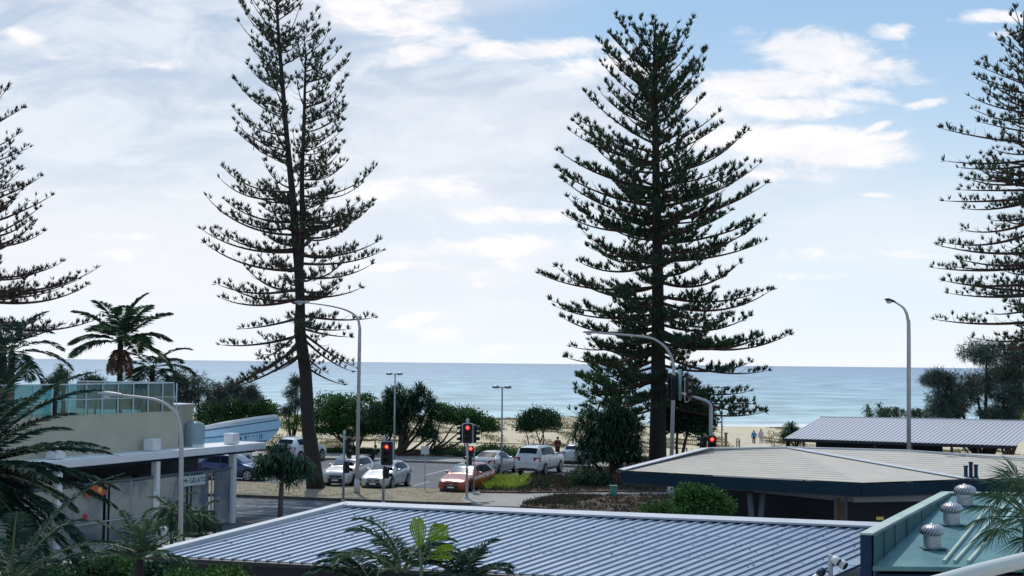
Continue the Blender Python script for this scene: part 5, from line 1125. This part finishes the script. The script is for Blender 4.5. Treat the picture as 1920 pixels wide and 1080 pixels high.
    for sd in (1, -1):
        mid = (sd0+sd1)/2+.05
        patch(sd0+.35, mid-.05, 0, 8, 5.15, 6.85, .012, 'side_window', 'glasscar', sd); patch(mid+.03, sd1-.30, 0, 8, 5.15, 6.8, .012, 'side_window', 'glasscar', sd)
        for s in (sd0+.1, mid, sd1-.55):
            b = MB(); 
            for a_, c_ in zip(ring(s)[2:5], ring(s)[3:6]): b.bar((Lc/2-s, sd*(a_[0]+.001), a_[1]), (Lc/2-s, sd*(c_[0]+.001), c_[1]), .012, .008, (1, 0, 0))
            b.build('door_gap', 'dark', body, local=True)
        for s in (mid-.25, sd1-.75): MB().box((Lc/2-s, sd*(cs(s)[3]+.012), cs(s)[1]-.12), (.17, .03, .03)).build('door_handle', pm, body, local=True)
        s = sd0+.28; mm = MB().box((Lc/2-s, sd*(cs(s)[3]+.06), cs(s)[1]+.08), (.14, .18, .13)); mm.build('wing_mirror', pm, o, local=True, bevel=.03)
        for wx in PR['wb']:
            wr_ = .33 if 'suv' not in kind else .37; yw = cs(wx)[3]*sd; b = MB()
            arch = MB(); n = 20; rr_ = wr_*1.16
            vs = [(Lc/2-wx, yw+sd*.006, wr_+.02)]+[(Lc/2-wx+rr_*math.cos(math.pi*2*k/n), yw+sd*.006-(sd*.05 if math.sin(math.pi*2*k/n) > .8 else 0)*0, max(.2 if 'suv' not in kind else .27, wr_+.02+rr_*math.sin(math.pi*2*k/n))) for k in range(n)]
            arch.add(vs, [(0, 1+k, 1+(k+1) % n) for k in range(n)]); arch.build('wheel_arch', 'black', body, local=True)
            wh = MB().tube([(Lc/2-wx, yw-sd*.20, wr_), (Lc/2-wx, yw-sd*.18, wr_), (Lc/2-wx, yw+sd*.015, wr_), (Lc/2-wx, yw+sd*.03, wr_)], [wr_*.9, wr_, wr_, wr_*.93], 24).build('wheel', 'rubber', o, 'auto', local=True)
            rmb = MB(); cx_ = Lc/2-wx
            rmb.tube([(cx_, yw+sd*.031, wr_), (cx_, yw+sd*.038, wr_)], [wr_*.16]*2, 10)
            for k in range(5):
                a_ = 2*math.pi*k/5; rmb.bar((cx_, yw+sd*.035, wr_), (cx_+math.cos(a_)*wr_*.66, yw+sd*.035, wr_+math.sin(a_)*wr_*.66), .075, .012, (0, 1, 0))
            for k in range(20):
                a_ = 2*math.pi*k/20; a2_ = 2*math.pi*(k+1)/20; rmb.bar((cx_+math.cos(a_)*wr_*.68, yw+sd*.034, wr_+math.sin(a_)*wr_*.68), (cx_+math.cos(a2_)*wr_*.68, yw+sd*.034, wr_+math.sin(a2_)*wr_*.68), .04, .014, (0, 1, 0))
            rmb.build('rim', 'rimm', wh, local=True)
    # front
    zg = cs(.06)[1]; wf = cs(.10)[3]; xf = Lc/2
    def frontq(y0, y1, z0, z1, x0, nm, m, rear_=False, bv=.02, curve=.25):
        b = MB(); n = 7; sx = -1 if rear_ else 1; vs = []
        for k in range(n):
            y = y0+(y1-y0)*k/(n-1); xx = (x0-curve*(abs(y)/wf)**2.6*.5)*1.0
            vs += [(sx*xx, y, z0), (sx*xx, y, z1), (sx*(xx-.10), y, z1), (sx*(xx-.10), y, z0)]
        fs_ = []
        for k in range(n-1):
            for j in range(4): fs_.append((4*k+j, 4*k+(j+1) % 4, 4*k+4+(j+1) % 4, 4*k+4+j))
        fs_ += [(0, 1, 2, 3), (4*n-4, 4*n-1, 4*n-2, 4*n-3)]
        return b.add(vs, fs_).build(nm, m, o, local=True)
    zl = cs(.1)[0]; hh = zg-zl
    frontq(-wf*.60, wf*.60, zl+hh*.10, zl+hh*.58, xf+.03, 'lower_grille', 'black'); frontq(-wf*.52, wf*.52, zl+hh*.68, zl+hh*.95, xf+.02, 'grille', 'black')
    frontq(-wf*.50, wf*.50, zl+hh*.745, zl+hh*.775, xf+.03, 'grille_bar', 'rimm')
    frontq(-.10, .10, zl+hh*.70, zl+hh*.84, xf+.024, 'emblem', 'rimm')
    for sd in (1, -1):
        frontq(sd*wf*.56, sd*wf*.99, zl+hh*.72, zl+hh*1.0, xf+.012, 'headlight', 'lampc', curve=.33); frontq(sd*wf*.62, sd*wf*.86, zl+hh*.22, zl+hh*.40, xf+.012, 'fog_lamp', 'dark', curve=.30)
    frontq(-.19, .19, zl+hh*.30, zl+hh*.48, xf+.05, 'number_plate', 'plate')
    frontq(-wf*.80, wf*.80, zl+.0, zl+.05, xf+.02, 'front_lip', 'dark')
    zr = cs(Lc-.12)[1]; zl = cs(Lc-.1)[0]; hh = zr-zl; wf = cs(Lc-.12)[3]; xr = Lc/2-.0
    for sd in (1, -1): frontq(sd*wf*.55, sd*wf*1.02, zl+hh*.70, zl+hh*1.04, xr+.015, 'tail_light', 'tail', True, curve=.28)
    frontq(-.19, .19, zl+hh*.55, zl+hh*.70, xr+.015, 'number_plate', 'plate', True); frontq(-wf*.85, wf*.85, zl-.02, zl+hh*.17, xr+.02, 'rear_bumper', 'black', True)
    if 'suv' in kind:
        for sd in (1, -1): MB().tube([(Lc/2-x, sd*cs(x)[4]*.86, cs(x)[2]+.06) for x in (a1+.1, a1+.3, (a1+a2)/2, a2-.3, a2-.1)], .022, 6).build('roof_rail', 'rimm', o, True, local=True)
        b = MB(); 
        for sd in (1, -1): b.bar((Lc/2-PR['wb'][0]-.4, sd*(cs(1.5)[3]+.004), zl+.06), (Lc/2-PR['wb'][1]+.4, sd*(cs(3)[3]+.004), zl+.06), .02, .12)
        b.build('side_cladding', 'dark', o, local=True)
    return o
H0 = R(15)
def front_at(px, py, az, Lc): q = gnd(px, py); return q+Vector((math.sin(az), math.cos(az), 0))*Lc/2
def rear_at(px, py, az, Lc): return front_at(px, py, az, Lc)
make_car('silver compact SUV nose to the verge between the leaning pine and the signal', front_at(628, 916, H0, 4.35), math.pi+H0, 'suv', (.52, .52, .53))
make_car('silver hatchback nose to the verge under the white edged red light', front_at(699, 920, H0, 4.3), math.pi+H0, 'hatch', (.50, .52, .54))
make_car('burnt orange wagon nose to the verge behind the middle signal', front_at(845, 927, H0+.08, 4.9), math.pi+H0+.08, 'wagon', (.36, .055, .02), flake=.12)
make_car('light silver sedan seen from behind between the orange wagon and the white four wheel drive', rear_at(902, 893, R(20), 4.9), R(20), 'sedan', (.50, .54, .55))
make_car('white large four wheel drive seen from behind by the striped bay', rear_at(987, 893, R(22), 4.9), R(22), 'bigsuv', (.74, .75, .76), flake=.05)
make_car('white SUV seen from behind, cut off by the leaning pine trunk', rear_at(532, 869, R(24), 4.35), R(24), 'suv', (.72, .72, .74), scale=1.06, flake=.05)
make_car('dark blue hatchback half hidden behind the roadside palm', gnd(438, 899), R(104), 'hatch', (.015, .035, .14))
make_car('white hatchback glimpsed through the gap under the cafe canopy', front_at(398, 880, R(15), 4.3), math.pi+R(15), 'hatch', (.72, .73, .75), flake=.05)
make_car('pale silver car half hidden by the round pandanus bush', rear_at(1070, 874, R(22), 4.3), R(22), 'hatch', (.5, .54, .58))
# ================================================================ people
def person(label, pos, yaw, jacket, trousers, hair, lean=0.0, step=.12, h=1.7, hood=False, arms='down'):
    o = thing('person', label, 'person', pos, yaw); k = h/1.72
    def skinmesh(name, pts, edges, rad, m, par):
        me = bpy.data.meshes.new(name); me.from_pydata([tuple(Vector(p_)*k) for p_ in pts], edges, []); me.update(); me.materials.append(m)
        ob = bpy.data.objects.new(name, me); COL.objects.link(ob); ob.parent = par
        sm = ob.modifiers.new('skin', 'SKIN'); sv = me.skin_vertices[0].data if len(me.skin_vertices) else None
        if sv is None:
            bm_ = None
        for i, r_ in enumerate(rad):
            rr_ = r_ if isinstance(r_, tuple) else (r_, r_); me.skin_vertices[0].data[i].radius = (rr_[0]*k, rr_[1]*k)
        me.skin_vertices[0].data[0].use_root = True
        ss = ob.modifiers.new('sub', 'SUBSURF'); ss.levels = 1; ss.render_levels = 2
        for p_ in me.polygons: p_.use_smooth = True
        sm.use_smooth_shade = True
        return ob
    ly = lean
    J = dict(pel=(0, 0, .93), wa=(0, ly*.3, 1.10), ch=(0, ly*.7, 1.32), nk=(0, ly, 1.46), hd=(0, ly*1.05, 1.56), ht=(0, ly*1.1, 1.67))
    hipL, hipR = (.09, 0, .90), (-.09, 0, .90); knL, knR = (.10, step*.7, .49), (-.10, -step*.3+.05, .50); anL, anR = (.10, step, .09), (-.10, -step, .11); toL, toR = (.11, step+.15, .03), (-.11, -step+.14, .03)
    shL, shR = (.17, ly*.85, 1.40), (-.17, ly*.85, 1.40)
    if arms == 'down': elL, elR, haL, haR = (.24, ly*.7-.05, 1.12), (-.24, ly*.7-.02, 1.12), (.25, ly*.7+.06, .88), (-.25, ly*.7+.09, .88)
    else: elL, elR, haL, haR = (.25, ly+.08, 1.15), (-.25, ly+.08, 1.15), (.12, ly+.30, 1.12), (-.12, ly+.30, 1.12)
    pts = [J['pel'], J['wa'], J['ch'], J['nk'], J['hd'], J['ht'], hipL, knL, anL, toL, hipR, knR, anR, toR, shL, elL, haL, shR, elR, haR]
    ed = [(0, 1), (1, 2), (2, 3), (3, 4), (4, 5), (0, 6), (6, 7), (7, 8), (8, 9), (0, 10), (10, 11), (11, 12), (12, 13), (2, 14), (14, 15), (15, 16), (2, 17), (17, 18), (18, 19)]
    rad = [(.13, .10), (.12, .09), (.14, .10), .05, (.075, .09), (.07, .08), .075, .055, .04, .035, .075, .055, .04, .035, .05, .04, .035, .05, .04, .035]
    skinmesh('body', pts, ed, rad, MT['skin'], o)
    skinmesh('jacket', [(0, 0, .86), J['wa'], J['ch'], (0, ly*.95, 1.43), shL, elL, tuple(Vector(elL).lerp(Vector(haL), .8)), shR, elR, tuple(Vector(elR).lerp(Vector(haR), .8))], [(0, 1), (1, 2), (2, 3), (2, 4), (4, 5), (5, 6), (2, 7), (7, 8), (8, 9)], [(.19, .14), (.17, .13), (.19, .14), .085, .085, .065, .05, .085, .065, .05], mat('jacket', jacket, .8, 0, .2, 6), o)
    skinmesh('trousers', [(0, 0, .92), hipL, knL, tuple(Vector(anL)+Vector((0, 0, .02))), hipR, knR, tuple(Vector(anR)+Vector((0, 0, .02)))], [(0, 1), (1, 2), (2, 3), (0, 4), (4, 5), (5, 6)], [(.15, .12), .095, .072, .06, .095, .072, .06], mat('trousers', trousers, .85, 0, .2, 6), o)
    b = MB()
    for a_ in (toL, toR): b.box(Vector(a_)*k+Vector((0, -.06, .01)), (.09, .26, .08))
    b.build('shoes', 'dark', o, local=True, bevel=.02)
    hc = Vector(J['ht'])*k; b = MB(); b.lathe([(.001, .075), (.06, .06), (.092, .02), (.10, -.04), (.095, -.09), (.07, -.12)], 14, (hc.x, hc.y-.012, hc.z-.02)); b.build('hair', mat('hair', hair, .8), o, True, local=True)
    hd = Vector(J['hd'])*k; fb = MB(); fb.box(hd+Vector((0, .095, .01)), (.025, .035, .045)); 
    for s_ in (-1, 1): fb.box(hd+Vector((s_*.085, 0, .02)), (.02, .035, .06))
    fb.build('face_features', 'skin', o, local=True, bevel=.008)
    # fingers
    b = MB()
    for ha, s_ in ((haL, 1), (haR, -1)):
        q = Vector(ha)*k
        for i, (dx, l_) in enumerate(((-.03, .07), (-.01, .08), (.01, .078), (.03, .06))): b.tube([q+Vector((0, dx, -.02)), q+Vector((0, dx, -.05-l_*.5)), q+Vector((-s_*.015, dx, -.05-l_))], [.010, .009, .007], 6)
        b.tube([q+Vector((0, .03, 0)), q+Vector((-s_*.02, .055, -.04)), q+Vector((-s_*.02, .06, -.07))], [.011, .010, .008], 6)
    b.build('fingers', 'skin', o, True, local=True)
    return o
def on_terr(px, d): q = at(px, 840, d); return Vector((q.x, q.y, terr_z(q.x, q.y)+.02))
person('person in a bright blue jacket and dark trousers walking down the beach path', on_terr(1413.5, 147), R(-8), (.03, .22, .50), (.012, .014, .02), (.03, .10, .22), step=.14)
person('person in pale top and pale trousers walking beside the one in blue', on_terr(1427, 148), R(-5), (.60, .52, .62), (.50, .44, .54), (.05, .035, .03), step=-.12, h=1.74)
q = gnd(1040, 868); person('person in a dark red top standing beside the white four wheel drive', Vector((q.x+.3, q.y+2.6, .0)), R(160), (.16, .012, .025), (.05, .02, .03), (.03, .02, .02), step=.03, h=1.8, arms='front')
q = gnd(697, 883); person('person in black leaning forward behind the silver compact SUV', Vector((q.x, q.y, 0)), R(-100), (.010, .012, .018), (.01, .012, .02), (.02, .015, .012), lean=.22, step=.1, h=1.75, arms='front')
q = gnd(877, 887); person('person in dark clothes walking away behind the middle signal pole', Vector((q.x, q.y, 0)), R(10), (.02, .018, .02), (.02, .02, .025), (.05, .03, .02), step=.15, h=1.7)
for m_ in bpy.data.materials: pass
